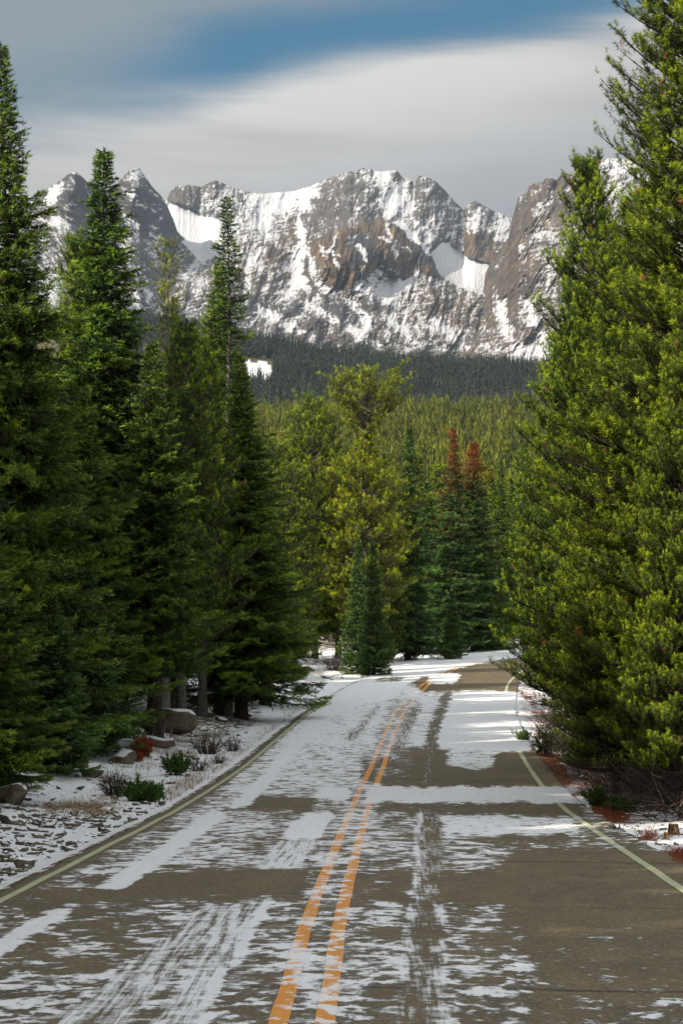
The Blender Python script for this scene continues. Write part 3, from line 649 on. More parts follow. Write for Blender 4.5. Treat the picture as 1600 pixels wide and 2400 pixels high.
mat_bark_red = bark_mat("dark_bark_with_red_scars", (0.035, 0.022, 0.016), (0.10, 0.06, 0.04), (0.30, 0.095, 0.035))
mat_twig = bark_mat("brown_twigs", (0.055, 0.040, 0.032), (0.16, 0.12, 0.10))

def norm(v): return v / (np.linalg.norm(v, axis=-1, keepdims=True) + 1e-9)
def basis(d, g):
    r = norm(g.normal(size=d.shape)); a = norm(np.cross(d, r)); return a, np.cross(d, a)
def tris(P, D, L, W, g, N=None):
    """one pointed blade per row: root P, direction D, length L, width W, its flat side towards N"""
    if N is None: a, b = basis(D, g)
    else: a = norm(np.cross(D, N + g.normal(size=D.shape) * 0.28))
    n = len(P)
    V = np.empty((n, 3, 3)); V[:, 0] = P - a * W[:, None] * 0.5; V[:, 1] = P + a * W[:, None] * 0.5; V[:, 2] = P + D * L[:, None]
    return V.reshape(-1, 3), np.arange(n * 3).reshape(-1, 3)

def spruce(seed, H, rad, clear, nbr, sp=1.0, droop=0.32, dens=1.0, lean=0.0, trunk_r=None, twig_f=1.0, rustf=None, limb_wood=True, lump=0.6):
    """crown blades and a limbed trunk; sp scales spray size, so a far tree needs fewer"""
    g = np.random.default_rng(seed); tr = trunk_r or 0.0145 * H
    P_, D_, L_, W_, T_, N_, paths = [], [], [], [], [], [], []
    zt = np.linspace(0, 1, 14); ph = g.uniform(0, 6.28, 2)
    cx = lean * H * zt + 0.012 * H * np.sin(zt * 5 + ph[0]) * zt; cy = 0.010 * H * np.sin(zt * 4 + ph[1]) * zt
    tx = lambda z: np.interp(z / H, zt, cx); ty = lambda z: np.interp(z / H, zt, cy)
    paths.append((np.stack([cx, cy, zt * H - 0.25 * (zt == 0)], 1), tr * np.maximum(0.03, (1 - zt) ** 1.1) * (1 + 0.55 * np.exp(-zt * H / 0.45))))
    lp = g.uniform(0, 100, 2)
    for i in range(nbr):
        q = (i + g.random()) / nbr; t = clear + (0.992 - clear) * (1 - (1 - q) ** 1.10)
        z0 = t * H; az = i * 2.39996 + g.normal() * 0.35
        R_ = float(rad(t)); 
        if R_ <= 0: continue
        lmp = 1 + lump * float(perlin(np.array([az * 0.8 + lp[0]]), np.array([z0 * 0.7 + lp[1]]), 5)[0]) * 1.6
        L = R_ * lmp * g.uniform(0.58, 1.2)
        if L < 0.05: continue
        up = 0.55 * sstep(0.78, 1.0, t) - droop * (1 - sstep(0.35, 0.95, t)) + g.normal() * 0.06
        k = max(4, int(L / (0.16 * sp)) + 2); s = np.linspace(0, 1, k)
        rr_ = L * s; zz = z0 + L * (up * s + 0.20 * s ** 3 * (1 if up < 0.2 else 0.3))
        side = L * 0.10 * g.normal() * s ** 2
        ca, sa = math.cos(az), math.sin(az)
        C = np.stack([tx(z0) + ca * rr_ - sa * side, ty(z0) + sa * rr_ + ca * side, zz], 1)
        if limb_wood and L > 0.35: paths.append((C[::max(1, k // 4)], np.linspace(0.013 * L + 0.006, 0.004, len(C[::max(1, k // 4)]))))
        # twigs to both sides
        nt = max(4, int(L / (0.052 * sp) * twig_f)); ss = g.uniform(0.10, 1.0, nt) ** 0.85
        bp = np.stack([np.interp(ss, s, C[:, j]) for j in range(3)], 1)
        axd = norm(np.stack([np.interp(ss, s, np.gradient(C[:, j])) for j in range(3)], 1))
        sgn = np.where(np.arange(nt) % 2 == 0, 1.0, -1.0)[:, None]; lat = norm(np.cross(axd, np.array([0, 0, 1.0])))
        td = norm(axd * 0.75 + lat * sgn * 0.85 + np.array([0, 0, -0.10]) + g.normal(size=(nt, 3)) * 0.16)
        tl = (0.15 + 0.40 * L * (1 - ss) ** 0.6 * ss ** 0.25) * g.uniform(0.6, 1.2, nt); tl = np.minimum(tl, 0.75)
        m = np.maximum(2, (tl / (0.040 * sp) * dens * 2.3).astype(int)); idx = np.repeat(np.arange(nt), m)
        f = g.random(len(idx)); sagg = -0.16 * (f * tl[idx]) ** 1.5
        p = bp[idx] + td[idx] * (f * tl[idx])[:, None]; p[:, 2] += sagg
        d = norm(td[idx] * 0.9 + g.normal(size=(len(idx), 3)) * 0.50 + np.array([0, 0, 0.22]))
        limb = g.normal() * 0.12
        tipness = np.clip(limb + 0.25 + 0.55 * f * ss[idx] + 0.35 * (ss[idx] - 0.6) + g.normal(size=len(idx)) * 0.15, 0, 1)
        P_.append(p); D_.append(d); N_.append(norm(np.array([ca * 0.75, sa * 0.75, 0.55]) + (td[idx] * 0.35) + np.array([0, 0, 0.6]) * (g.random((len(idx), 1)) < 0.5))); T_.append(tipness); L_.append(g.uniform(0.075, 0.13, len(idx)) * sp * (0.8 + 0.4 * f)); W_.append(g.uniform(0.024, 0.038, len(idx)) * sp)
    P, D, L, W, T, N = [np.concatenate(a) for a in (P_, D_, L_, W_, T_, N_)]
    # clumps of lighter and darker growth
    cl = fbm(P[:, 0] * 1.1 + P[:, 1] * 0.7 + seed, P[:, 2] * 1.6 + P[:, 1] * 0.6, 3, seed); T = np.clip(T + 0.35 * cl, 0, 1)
    ru = np.zeros(len(P)) if rustf is None else np.clip(rustf(P[:, 2] / H, P, g), 0, 1)
    V, Fc = tris(P, D, L, W, g, N)
    tv, tf = tubes(paths, 6)
    return V, Fc, np.repeat(T, 3), np.repeat(ru, 3), tv, tf

def pine(seed, H, rad, clear, nbr, sp=1.0, needles=16, up=(0.15, 0.6), lean=0.0, trunk_r=None, tuft_gap=0.095, inner=0.30, pad=0.0, jit=0.3):
    """bottle-brush tufts at the ends of rising limbs"""
    g = np.random.default_rng(seed); tr = trunk_r or 0.014 * H
    zt = np.linspace(0, 1, 14); ph = g.uniform(0, 6.28, 2)
    cx = lean * H * zt + 0.015 * H * np.sin(zt * 5 + ph[0]) * zt; cy = 0.012 * H * np.sin(zt * 4 + ph[1]) * zt
    tx = lambda z: np.interp(z / H, zt, cx); ty = lambda z: np.interp(z / H, zt, cy)
    paths = [(np.stack([cx, cy, zt * H - 0.25 * (zt == 0)], 1), tr * np.maximum(0.05, (1 - zt) ** 0.8) * (1 + 0.4 * np.exp(-zt * H / 0.4)))]
    TP, TD, TT = [], [], []; lp = g.uniform(0, 100, 2)
    for i in range(nbr):
        q = (i + g.random()) / nbr; t = clear + (0.99 - clear) * q; z0 = t * H; az = i * 2.39996 + g.normal() * 0.4
        lmp = 1 + 1.7 * jit * float(perlin(np.array([az * 0.9 + lp[0]]), np.array([z0 * 0.8 + lp[1]]), 9)[0])
        L = float(rad(t)) * lmp * g.uniform(0.65, 1.15)
        if L < 0.15: continue
        a_ = up[0] + (up[1] - up[0]) * t + g.normal() * 0.10; b_ = 0.18 + 0.2 * g.random()
        k = 7; s = np.linspace(0, 1, k); ca, sa = math.cos(az), math.sin(az); side = L * 0.12 * g.normal() * s ** 2
        zs = z0 + L * ((a_ - 0.35 * (1 - t)) * s + b_ * s ** 2)
        C = np.stack([tx(z0) + ca * L * s - sa * side, ty(z0) + sa * L * s + ca * side, zs], 1)
        paths.append((C, np.linspace(0.016 * L + 0.006, 0.006, k)))
        ns = max(4, int(L / (0.105 * sp))); ss = np.concatenate([g.uniform(inner, 1.0, ns) ** 0.8, [1.0]]); ns += 1
        bp = np.stack([np.interp(ss, s, C[:, j]) for j in range(3)], 1); axd = norm(np.stack([np.interp(ss, s, np.gradient(C[:, j])) for j in range(3)], 1))
        lat = norm(np.cross(axd, np.array([0, 0, 1.0]))); sg = g.choice([-1.0, 1.0], ns)[:, None]
        sd = norm(axd * 0.8 + lat * sg * g.uniform(0.2, 0.95, (ns, 1)) + np.array([0, 0, 0.35]) + g.normal(size=(ns, 3)) * 0.22)
        sl = (0.16 + 0.33 * L * (1.05 - ss)) * g.uniform(0.6, 1.2, ns); sl = np.clip(sl, 0.1, 0.9)
        for j in range(ns):
            nt = max(1, int(sl[j] / (tuft_gap * sp) * 0.8) + 1); ff = np.linspace(0.35, 1, nt) if nt > 1 else np.array([1.0])
            pts = bp[j] + sd[j] * (ff * sl[j])[:, None]; pts[:, 2] += 0.25 * sl[j] * ff ** 2
            if pad: pts += g.normal(size=pts.shape) * np.array([pad, pad, pad * 0.35])
            dd = norm(sd[j] + np.array([0, 0, 0.45]) + g.normal(size=(nt, 3)) * 0.45)
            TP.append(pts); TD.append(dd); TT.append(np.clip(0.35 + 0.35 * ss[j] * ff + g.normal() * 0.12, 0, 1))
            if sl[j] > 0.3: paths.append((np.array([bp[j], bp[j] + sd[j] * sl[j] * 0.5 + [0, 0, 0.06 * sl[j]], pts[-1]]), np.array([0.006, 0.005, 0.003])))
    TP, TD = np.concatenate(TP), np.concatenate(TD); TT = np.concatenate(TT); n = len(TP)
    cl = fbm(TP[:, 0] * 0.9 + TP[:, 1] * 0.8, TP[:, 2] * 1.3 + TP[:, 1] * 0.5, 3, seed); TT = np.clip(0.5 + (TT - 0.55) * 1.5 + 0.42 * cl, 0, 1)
    idx = np.repeat(np.arange(n), needles); m = len(idx)
    sz = g.uniform(0.8, 1.25, n)[idx] * sp; f = g.random(m)
    a, b = basis(TD, g); phi = g.uniform(0, 6.283, m)
    radial = a[idx] * np.cos(phi)[:, None] + b[idx] * np.sin(phi)[:, None]
    P = TP[idx] + TD[idx] * ((f - 0.6) * 0.09 * sz)[:, None]
    D = norm(TD[idx] * (0.25 + 0.6 * f ** 2)[:, None] + radial * 0.85)
    outw = norm(TP * np.array([1, 1, 0]) + [1e-6, 0, 0])[idx]
    N = norm(outw * 0.6 + radial * 0.6 + TD[idx] * 0.7 + [0, 0, 0.25])
    T = np.clip(TT[idx] * 0.9 + 0.45 * (f - 0.5) + g.normal(size=m) * 0.08, 0, 1)
    V, Fc = tris(P, D, g.uniform(0.060, 0.088, m) * sz, np.full(m, 0.0120) * sz * (16.0 / needles) ** 0.5, g, N)
    ru = (g.random(n) < 0.006).astype(float)[idx]
    tv, tf = tubes(paths, 5)
    return V, Fc, np.repeat(T, 3), np.repeat(ru, 3), tv, tf

class Tree:
    """a kind of tree whose crown and trunk meshes are shared by its copies"""
    def __init__(s, data, H, fol, bark):
        V, Fc, T, ru, tv, tf = data
        s.H = H
        s.crown = mesh_np("crown", V, Fc, fol, {'tint': T, 'rust': ru}, link=False)
        s.trunk = mesh_np("trunk", tv, tf, bark, smooth=True, link=False)
    def put(s, name, loc, H, rz, label, cat, group=None, w=None, parts=True):
        k = H / s.H; r = empty(name, loc, rz, (k * (w or 1), k * (w or 1), k)); tag(r, label, cat, group)
        for nm, me in (("crown", s.crown), ("trunk", s.trunk)):
            o = bpy.data.objects.new(nm, me); col.objects.link(o); o.parent = r
        return r
def prof(*pts):
    xs = [p[0] for p in pts]; ys_ = [p[1] for p in pts]; return lambda t: np.interp(t, xs, ys_)

# ------------------------------------------------------------------ kinds
K = {}
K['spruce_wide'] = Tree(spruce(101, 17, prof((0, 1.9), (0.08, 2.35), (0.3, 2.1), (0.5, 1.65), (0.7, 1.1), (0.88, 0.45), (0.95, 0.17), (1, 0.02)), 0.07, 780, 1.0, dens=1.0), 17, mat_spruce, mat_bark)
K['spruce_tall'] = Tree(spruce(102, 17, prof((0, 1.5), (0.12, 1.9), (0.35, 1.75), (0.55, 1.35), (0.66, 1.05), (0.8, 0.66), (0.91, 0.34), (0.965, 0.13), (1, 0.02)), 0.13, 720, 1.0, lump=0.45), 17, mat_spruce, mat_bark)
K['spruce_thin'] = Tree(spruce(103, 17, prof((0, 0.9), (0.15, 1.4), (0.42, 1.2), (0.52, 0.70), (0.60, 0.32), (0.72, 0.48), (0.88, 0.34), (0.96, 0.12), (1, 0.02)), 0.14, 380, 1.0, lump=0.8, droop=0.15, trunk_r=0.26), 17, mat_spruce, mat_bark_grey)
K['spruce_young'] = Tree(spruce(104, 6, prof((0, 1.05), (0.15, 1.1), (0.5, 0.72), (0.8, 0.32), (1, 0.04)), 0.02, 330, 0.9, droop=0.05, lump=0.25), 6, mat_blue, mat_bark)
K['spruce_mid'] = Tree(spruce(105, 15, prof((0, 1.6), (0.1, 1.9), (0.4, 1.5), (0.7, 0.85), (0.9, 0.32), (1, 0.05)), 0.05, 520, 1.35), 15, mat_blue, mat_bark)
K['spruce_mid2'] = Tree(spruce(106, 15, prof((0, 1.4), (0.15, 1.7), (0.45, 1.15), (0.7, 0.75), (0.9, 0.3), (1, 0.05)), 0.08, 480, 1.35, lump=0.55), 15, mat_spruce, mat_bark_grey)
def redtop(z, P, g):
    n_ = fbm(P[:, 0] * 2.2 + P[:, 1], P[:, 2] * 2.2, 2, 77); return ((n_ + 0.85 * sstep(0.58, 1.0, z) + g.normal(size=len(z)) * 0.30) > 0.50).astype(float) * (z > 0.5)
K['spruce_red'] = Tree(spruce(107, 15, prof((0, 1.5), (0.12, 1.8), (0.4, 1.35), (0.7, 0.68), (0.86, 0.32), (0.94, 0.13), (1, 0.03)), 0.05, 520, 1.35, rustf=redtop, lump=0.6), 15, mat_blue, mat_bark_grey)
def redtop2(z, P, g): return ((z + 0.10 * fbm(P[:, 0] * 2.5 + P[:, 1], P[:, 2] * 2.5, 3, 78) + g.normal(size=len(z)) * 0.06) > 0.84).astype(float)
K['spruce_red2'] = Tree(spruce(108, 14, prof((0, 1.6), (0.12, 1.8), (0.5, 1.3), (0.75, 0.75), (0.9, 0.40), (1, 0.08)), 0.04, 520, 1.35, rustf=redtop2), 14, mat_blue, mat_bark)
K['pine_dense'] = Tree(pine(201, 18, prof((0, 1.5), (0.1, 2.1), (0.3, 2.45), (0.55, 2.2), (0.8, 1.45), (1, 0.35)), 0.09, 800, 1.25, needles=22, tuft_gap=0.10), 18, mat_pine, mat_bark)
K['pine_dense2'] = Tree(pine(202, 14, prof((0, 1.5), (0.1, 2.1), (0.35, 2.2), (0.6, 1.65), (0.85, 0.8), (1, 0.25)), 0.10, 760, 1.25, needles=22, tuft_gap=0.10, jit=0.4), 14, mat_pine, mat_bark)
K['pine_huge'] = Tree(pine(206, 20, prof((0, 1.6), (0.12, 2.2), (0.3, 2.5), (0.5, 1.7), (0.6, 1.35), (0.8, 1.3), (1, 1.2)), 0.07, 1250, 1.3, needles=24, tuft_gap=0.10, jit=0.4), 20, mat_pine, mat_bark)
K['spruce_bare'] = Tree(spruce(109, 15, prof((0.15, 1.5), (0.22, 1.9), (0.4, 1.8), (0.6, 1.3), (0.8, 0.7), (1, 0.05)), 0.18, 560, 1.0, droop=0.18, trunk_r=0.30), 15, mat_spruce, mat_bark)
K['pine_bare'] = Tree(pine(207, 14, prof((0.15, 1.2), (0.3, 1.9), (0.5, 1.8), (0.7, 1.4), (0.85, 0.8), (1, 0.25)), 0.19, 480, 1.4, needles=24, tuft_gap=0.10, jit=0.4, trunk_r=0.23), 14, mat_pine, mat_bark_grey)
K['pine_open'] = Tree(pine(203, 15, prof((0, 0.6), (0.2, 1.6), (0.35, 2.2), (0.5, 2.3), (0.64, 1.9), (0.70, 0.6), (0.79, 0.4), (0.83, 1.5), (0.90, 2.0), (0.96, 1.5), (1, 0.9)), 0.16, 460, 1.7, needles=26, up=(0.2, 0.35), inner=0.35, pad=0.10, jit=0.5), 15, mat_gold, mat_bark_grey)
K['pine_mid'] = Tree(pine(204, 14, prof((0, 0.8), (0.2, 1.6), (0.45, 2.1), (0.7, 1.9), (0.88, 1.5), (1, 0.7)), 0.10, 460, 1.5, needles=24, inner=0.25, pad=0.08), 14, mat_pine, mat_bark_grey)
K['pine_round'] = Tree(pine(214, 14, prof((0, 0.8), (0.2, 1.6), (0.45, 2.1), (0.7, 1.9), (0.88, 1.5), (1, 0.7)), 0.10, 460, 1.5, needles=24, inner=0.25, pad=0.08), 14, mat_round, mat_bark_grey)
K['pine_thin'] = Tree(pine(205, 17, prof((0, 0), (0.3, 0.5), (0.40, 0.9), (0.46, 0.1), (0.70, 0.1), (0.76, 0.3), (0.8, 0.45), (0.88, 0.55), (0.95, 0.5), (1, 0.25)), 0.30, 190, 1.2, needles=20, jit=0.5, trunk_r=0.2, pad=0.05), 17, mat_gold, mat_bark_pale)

def standing(kind, name, px, d, top_row, rz, label, cat='tree', group=None, w=None, px_base=None, bury=0.08):
    """a tree at distance d whose top reaches a given photo row"""
    x = float(ray(px, 1500)[0]) * d; z0 = float(G(np.array([x]), np.array([d]))[0]) - bury
    H = CAM_Z + float(ray(px, top_row)[1]) * d - z0
    return K[kind].put(name, (x, d, z0), H, rz, label, cat, group, w)

# ---- left of the road (pixel of the trunk, distance, row of the top)
def S(kind, px, d, top, rz, label, w=1.0): return standing(kind, 'pine_tree' if kind.startswith('pine') else 'spruce_tree', px, d, top, rz, label, w=w)
S('spruce_wide', 4, 52, 100, 0.4, "tallest dark green spruce, its spire beside the sky at the left edge", 0.84)
S('spruce_tall', 250, 66, 343, 1.3, "tall spruce in front of the two dark summits, second big spire from the left", 1.12)
S('pine_dense2', 172, 70, 560, 2.0, "yellow green conifer between the two tallest left spruces", 0.62)
S('pine_dense2', 206, 72, 590, 4.4, "shorter yellow green conifer touching the second big spire", 0.6)
S('pine_thin', 388, 74, 575, 0.7, "thin pine with bare pale trunk and a small crown above the left trees", 0.9)
S('spruce_thin', 524, 78, 446, 2.2, "narrow ragged spruce with a bare grey trunk in front of the snow bowl", 1.0)
S('spruce_tall', 500, 90, 610, 4.1, "dark spruce close behind the narrow ragged spruce", 0.95)
S('spruce_mid2', 404, 80, 690, 4.1, "slim spruce with a rusty tip right of the thin pale trunk", 0.6)
S('spruce_bare', 362, 62, 800, 2.7, "spruce with a thick dark trunk in front of the snow-capped flat boulder", 1.0)
S('pine_bare', 425, 68, 765, 5.0, "bright green pine with a grey trunk right of the thick dark trunk", 0.85)
S('pine_bare', 474, 74, 800, 1.0, "green pine leaning on the foot of the narrow ragged spruce", 0.8)
S('spruce_tall', 96, 58, 820, 3.3, "dark spruce filling the gap between the two tallest left spruces", 1.25)
S('spruce_wide', 200, 60, 900, 5.3, "broad spruce lit on its upper boughs below the second big spire", 1.15)
S('spruce_wide', 566, 76, 830, 0.9, "full dark spruce whose boughs hang over the log and pale stump", 1.15)
S('spruce_tall', 622, 84, 1120, 5.5, "drooping dark spruce at the right end of the left tree wall", 1.5)
S('spruce_wide', -38, 42, 1150, 1.9, "near spruce whose boughs enter the picture at its lower left edge", 1.25)
S('spruce_wide', 40, 50, 1240, 1.9, "dark spruce low at the left edge behind the near boughs", 1.3)
S('spruce_young', 118, 49, 1400, 0.2, "low dark spruce in front of the left wall beside the shaded rocks", 1.5)
S('spruce_young', 200, 56, 1330, 2.2, "bushy young spruce between the shaded rocks and the red dead branch", 1.4)
S('spruce_tall', 290, 76, 1050, 0.2, "dark spruce in the shade behind the flat boulder", 1.3)
# ---- middle, beyond the bend
S('pine_round', 738, 122, 946, 0.5, "round-topped yellow green pine left of the tall golden pine", 0.85)
S('pine_open', 856, 118, 893, 2.4, "tall golden green pine with a flat spreading top at the centre", 0.95)
S('pine_mid', 690, 106, 1110, 3.1, "green pine on a leaning grey trunk beside the left verge", 1.05)
S('pine_mid', 645, 118, 1050, 3.1, "green pine behind the drooping dark spruce", 1.0)
S('pine_mid', 792, 122, 1120, 1.1, "dark green pine below the tall golden pine, with a red scarred trunk", 1.2)
S('pine_mid', 905, 126, 1210, 3.0, "low green pine right of the foremost young spruce", 1.2)
S('spruce_young', 876, 110, 1272, 0.6, "young blue green spruce at the road bend, foremost of the centre", 0.72)
S('spruce_young', 838, 113, 1265, 4.0, "slender young spruce just behind the foremost young spruce", 0.66)
S('spruce_mid', 956, 128, 1003, 1.0, "blue green spruce right of the tall golden pine", 0.95)
S('spruce_red', 1060, 135, 992, 0.3, "spruce with a rusty red speckled top, left one of the red-topped pair", 1.1)
S('spruce_red2', 1112, 138, 1036, 2.3, "dark spruce with a solid rust red tip, right one of the red-topped pair", 1.2)
S('spruce_young', 1060, 126, 1385, 5.2, "small young spruce at the foot of the red-topped pair", 1.0)
S('spruce_mid', 1006, 140, 1130, 3.9, "shorter dark spruce between the blue green spruce and the red-topped pair", 1.3)
S('spruce_mid2', 1172, 146, 1080, 3.6, "yellowish spruce half hidden behind the right roadside pines", 1.0)
S('spruce_mid2', 905, 142, 1060, 4.6, "dark spruce half hidden behind the tall golden pine", 1.0)
S('spruce_mid2', 1225, 150, 1040, 2.6, "olive spruce seen just beside the edge of the right roadside pines", 1.0)
S('spruce_mid', 1150, 140, 1290, 2.0, "low dark spruce right of the red-topped pair", 1.4)
# ---- right of the road
S('pine_huge', 1640, 42, -420, 0.0, "huge bushy pine at the right edge of the picture, rising out of its top", 0.98)
S('pine_dense2', 1392, 54, 378, 1.7, "right-hand pine whose knobbly tip stands against the reddish ridge", 0.82)
S('pine_dense', 1490, 47, 455, 2.9, "bushy pine filling the middle of the right-hand tree wall", 0.95)
S('pine_dense2', 1362, 64, 700, 3.7, "right-hand pine leaning out to the road with dead twigs at its foot", 0.82)
S('pine_dense2', 1332, 78, 1080, 5.1, "farthest right-hand roadside pine, its low boughs hanging over the bend", 1.1)
S('pine_dense2', 1440, 43, 1050, 0.5, "shorter pine of the right wall with sagging dark lower boughs", 0.95)
S('pine_dense2', 1600, 38, 800, 0.9, "near pine at the lower right edge of the picture", 0.85)
# trees out of the frame, or just filling the depth of the wood: they throw the shade on the road
gl, gr = "dark conifers packed behind the left roadside trees", "pines packed behind the right roadside trees"
def filler(kind, x, y, H, label, group, w=1.0):
    z0 = float(G(np.array([x]), np.array([y]))[0]) - 0.08
    nm = 'pine_tree' if kind.startswith('pine') else 'spruce_tree'
    return K[kind].put(nm, (x, y, z0), H, random.uniform(0, 6.28), label, 'tree', group, w)
g = np.random.default_rng(5)
for y in np.arange(-40, 48, 2.9):
    for rowx in (0, 1, 2):
        y2 = y + g.uniform(-1.2, 1.2); x = -(max(7.9, 0.155 * y2 + 2.6) + rowx * 4.2 + g.uniform(-0.6, 1.2))
        filler(['spruce_wide', 'spruce_tall', 'pine_dense2'][int(g.integers(0, 3))], x, y2, g.uniform(12, 15), "dark conifer of the roadside row left of the picture's edge", "conifers left of the picture's edge", 1.05)
for k in range(34):
    y2 = g.uniform(44, 105); x = -(0.158 * y2 + 3.0 + g.uniform(0, 9))
    filler(['spruce_wide', 'spruce_tall', 'pine_dense2'][int(g.integers(0, 3))], x, y2, g.uniform(13, 16), "dark conifer of the roadside row left of the picture's edge", "conifers left of the picture's edge", 1.15)
for y2 in np.arange(46, 96, 1.6):
    lim = float(np.interp(y2, CLF[:, 1], CLF[:, 0])) - 10.2 - 0.05 * (y2 - 50)
    filler(['spruce_mid', 'spruce_wide', 'spruce_mid2'][int(g.integers(0, 3))], lim - g.uniform(0, 1.6), y2, g.uniform(11.0, 13.0), "dark conifer packed behind the left roadside trees", gl, 1.4)
for k in range(62):
    y2 = g.uniform(50, 135); lim = float(np.interp(y2, CLF[:, 1], CLF[:, 0])) - 10.5 - 0.06 * (y2 - 50); x = lim - g.uniform(0, 16)
    filler(['spruce_mid', 'spruce_mid2', 'spruce_tall', 'spruce_wide'][int(g.integers(0, 4))], x, y2, g.uniform(8.5, 11.5), "dark conifer packed behind the left roadside trees", gl, 1.15)
for k in range(16):
    y2 = g.uniform(46, 100); x = max(10.0, 0.105 * y2 + 3.5) + g.uniform(0, 8)
    filler(['pine_dense2', 'pine_mid'][int(g.integers(0, 2))], x, y2, g.uniform(9, 13), "pine packed behind the right roadside trees", gr, 1.0)
for k in range(30):
    px = g.uniform(600, 1260); y2 = g.uniform(150, 190); x = (px - 800) / F * y2
    filler(['spruce_mid', 'spruce_mid2', 'pine_mid'][int(g.integers(0, 3))], x, y2, g.uniform(8, 12), "dark conifer in the shaded wood beyond the bend", "dark conifers in the shaded wood beyond the bend", 1.15)

# ------------------------------------------------------------------ hillside forest
def lowtree(seed, H, R_, nb, wd, dead=0.0):
    g = np.random.default_rng(seed); t = 0.06 + 0.93 * (np.arange(nb) + g.random(nb)) / nb
    az = np.arange(nb) * 2.4 + g.normal(size=nb) * 0.4
    L = R_ * (1 - t) ** 0.8 * g.uniform(0.7, 1.2, nb) + 0.15
    P = np.stack([0 * t, 0 * t, t * H], 1) + np.stack([np.cos(az), np.sin(az), 0 * az], 1) * (L * 0.02)[:, None]
    D = norm(np.stack([np.cos(az), np.sin(az), -0.28 + 0.9 * sstep(0.75, 1, t) + g.normal(size=nb) * 0.12], 1))
    a = norm(np.cross(D, np.array([0, 0, 1.0]))); W_ = L * wd
    n_ = len(P); V = np.empty((n_, 4, 3)); mid = P + D * (L * 0.55)[:, None]
    tilt = np.array([0, 0, 1.0]) * (W_ * 0.35)[:, None]
    V[:, 0] = P; V[:, 1] = mid - a * W_[:, None] * 0.5 - tilt; V[:, 2] = P + D * L[:, None]; V[:, 3] = mid + a * W_[:, None] * 0.5 - tilt
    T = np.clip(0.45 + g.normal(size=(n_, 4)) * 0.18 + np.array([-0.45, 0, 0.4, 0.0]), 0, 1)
    return V.reshape(-1, 3), np.arange(n_ * 4).reshape(-1, 4), T.ravel()
class Low:
    def __init__(s, seed, sp, rad, nbr):
        d = spruce(seed, 12, rad, 0.04, nbr, sp, limb_wood=False, lump=0.5, dens=1.0)
        s.crown = mesh_np("crown", d[0], d[1], mat_hill, {'tint': d[2], 'rust': d[3]}, link=False)
        s.trunk = mesh_np("trunk", d[4], d[5], mat_bark_grey, smooth=True, link=False); s.H = 12
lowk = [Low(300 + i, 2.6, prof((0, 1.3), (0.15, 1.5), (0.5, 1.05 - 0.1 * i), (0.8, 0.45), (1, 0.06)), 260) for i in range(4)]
cells = []
g = np.random.default_rng(12)
while len(cells) < 270:
    d = 165 + 175 * g.random() ** 0.8; px = g.uniform(600, 1270); x = (px - 800) / F * d
    if any((x - a) ** 2 + (d - b) ** 2 < 5.0 for a, b in cells): continue
    cells.append((x, d))
for x, d in cells:
    lk = lowk[int(g.integers(0, 4))]; H = min(g.uniform(11, 18.5), CAM_Z + float(ray(800 + F * x / d, g.uniform(1040, 1190))[1]) * d - float(G(np.array([x]), np.array([d]))[0]))
    if H < 5: H = g.uniform(6, 9)
    Tree.put(lk, 'conifer_tree', (x, d, float(G(np.array([x]), np.array([d]))[0]) - 0.1), H, g.uniform(0, 6.28), "slim conifer in the sunlit stand on the near hillside", 'tree', "slim conifers of the near hillside", g.uniform(0.9, 1.3))
# the rest of the wood on the slopes, too many to count
def forest(name, n, d0, d1, pxr, Hr, mat, wd, Rr, nb, deadp, seed, label, dpow=1.0, keep=None):
    g = np.random.default_rng(seed)
    kinds = [lowtree(seed * 10 + i, 1.0, 1.0, nb, wd) for i in range(8)]
    dd = np.sqrt(g.uniform(d0 ** 2, d1 ** 2, n)); px = g.uniform(pxr[0], pxr[1], n); x = (px - 800) / F * dd
    if keep is not None: k = keep(px, dd, g); dd, px, x = dd[k], px[k], x[k]
    n = len(dd); z = G(x, dd); H = g.uniform(Hr[0], Hr[1], n) * (1 + 0.25 * fbm(x / 40, dd / 60, 2, seed)); Rd = H * g.uniform(Rr[0], Rr[1], n); rz = g.uniform(0, 6.28, n); kd = g.integers(0, 8, n)
    dead = g.random(n) < deadp * (1 + 1.2 * fbm(x / 60, dd / 150, 2, seed + 3)); tone = g.normal(size=n) * 0.20 + 0.35 * fbm(x / 50, dd / 90, 2, seed + 7)
    Vs, Fs, Ts, Rs = [], [], [], []; off = 0
    for i in range(8):
        V, Fc, T = kinds[i]; m = np.where(kd == i)[0]; c, s = np.cos(rz[m])[:, None], np.sin(rz[m])[:, None]
        r1 = np.where(dead[m], 0.35, 1.0)[:, None] * Rd[m][:, None]
        X = (V[None, :, 0] * c - V[None, :, 1] * s) * r1 + x[m][:, None]; Y = (V[None, :, 0] * s + V[None, :, 1] * c) * r1 + dd[m][:, None]
        Z = V[None, :, 2] * H[m][:, None] + z[m][:, None] - 0.2
        Vs.append(np.stack([X, Y, Z], -1).reshape(-1, 3)); Fs.append((Fc[None] + (np.arange(len(m)) * len(V))[:, None, None]).reshape(-1, 4) + off); off += len(m) * len(V)
        Ts.append(np.clip(T[None] + tone[m][:, None], 0, 1).ravel()); Rs.append(np.repeat(dead[m].astype(float), len(V)))
    o = mesh_np(name, np.concatenate(Vs), np.concatenate(Fs), mat, {'tint': np.concatenate(Ts), 'rust': np.concatenate(Rs)})
    o['kind'] = 'stuff'; tag(o, label, 'forest'); return o
forest("hillside_forest", 6000, 300, 1060, (240, 1380), (9, 16), mat_hill, 0.5, (0.13, 0.20), 90, 0.03, 41, "sunlit olive green conifer forest covering the nearer slope")
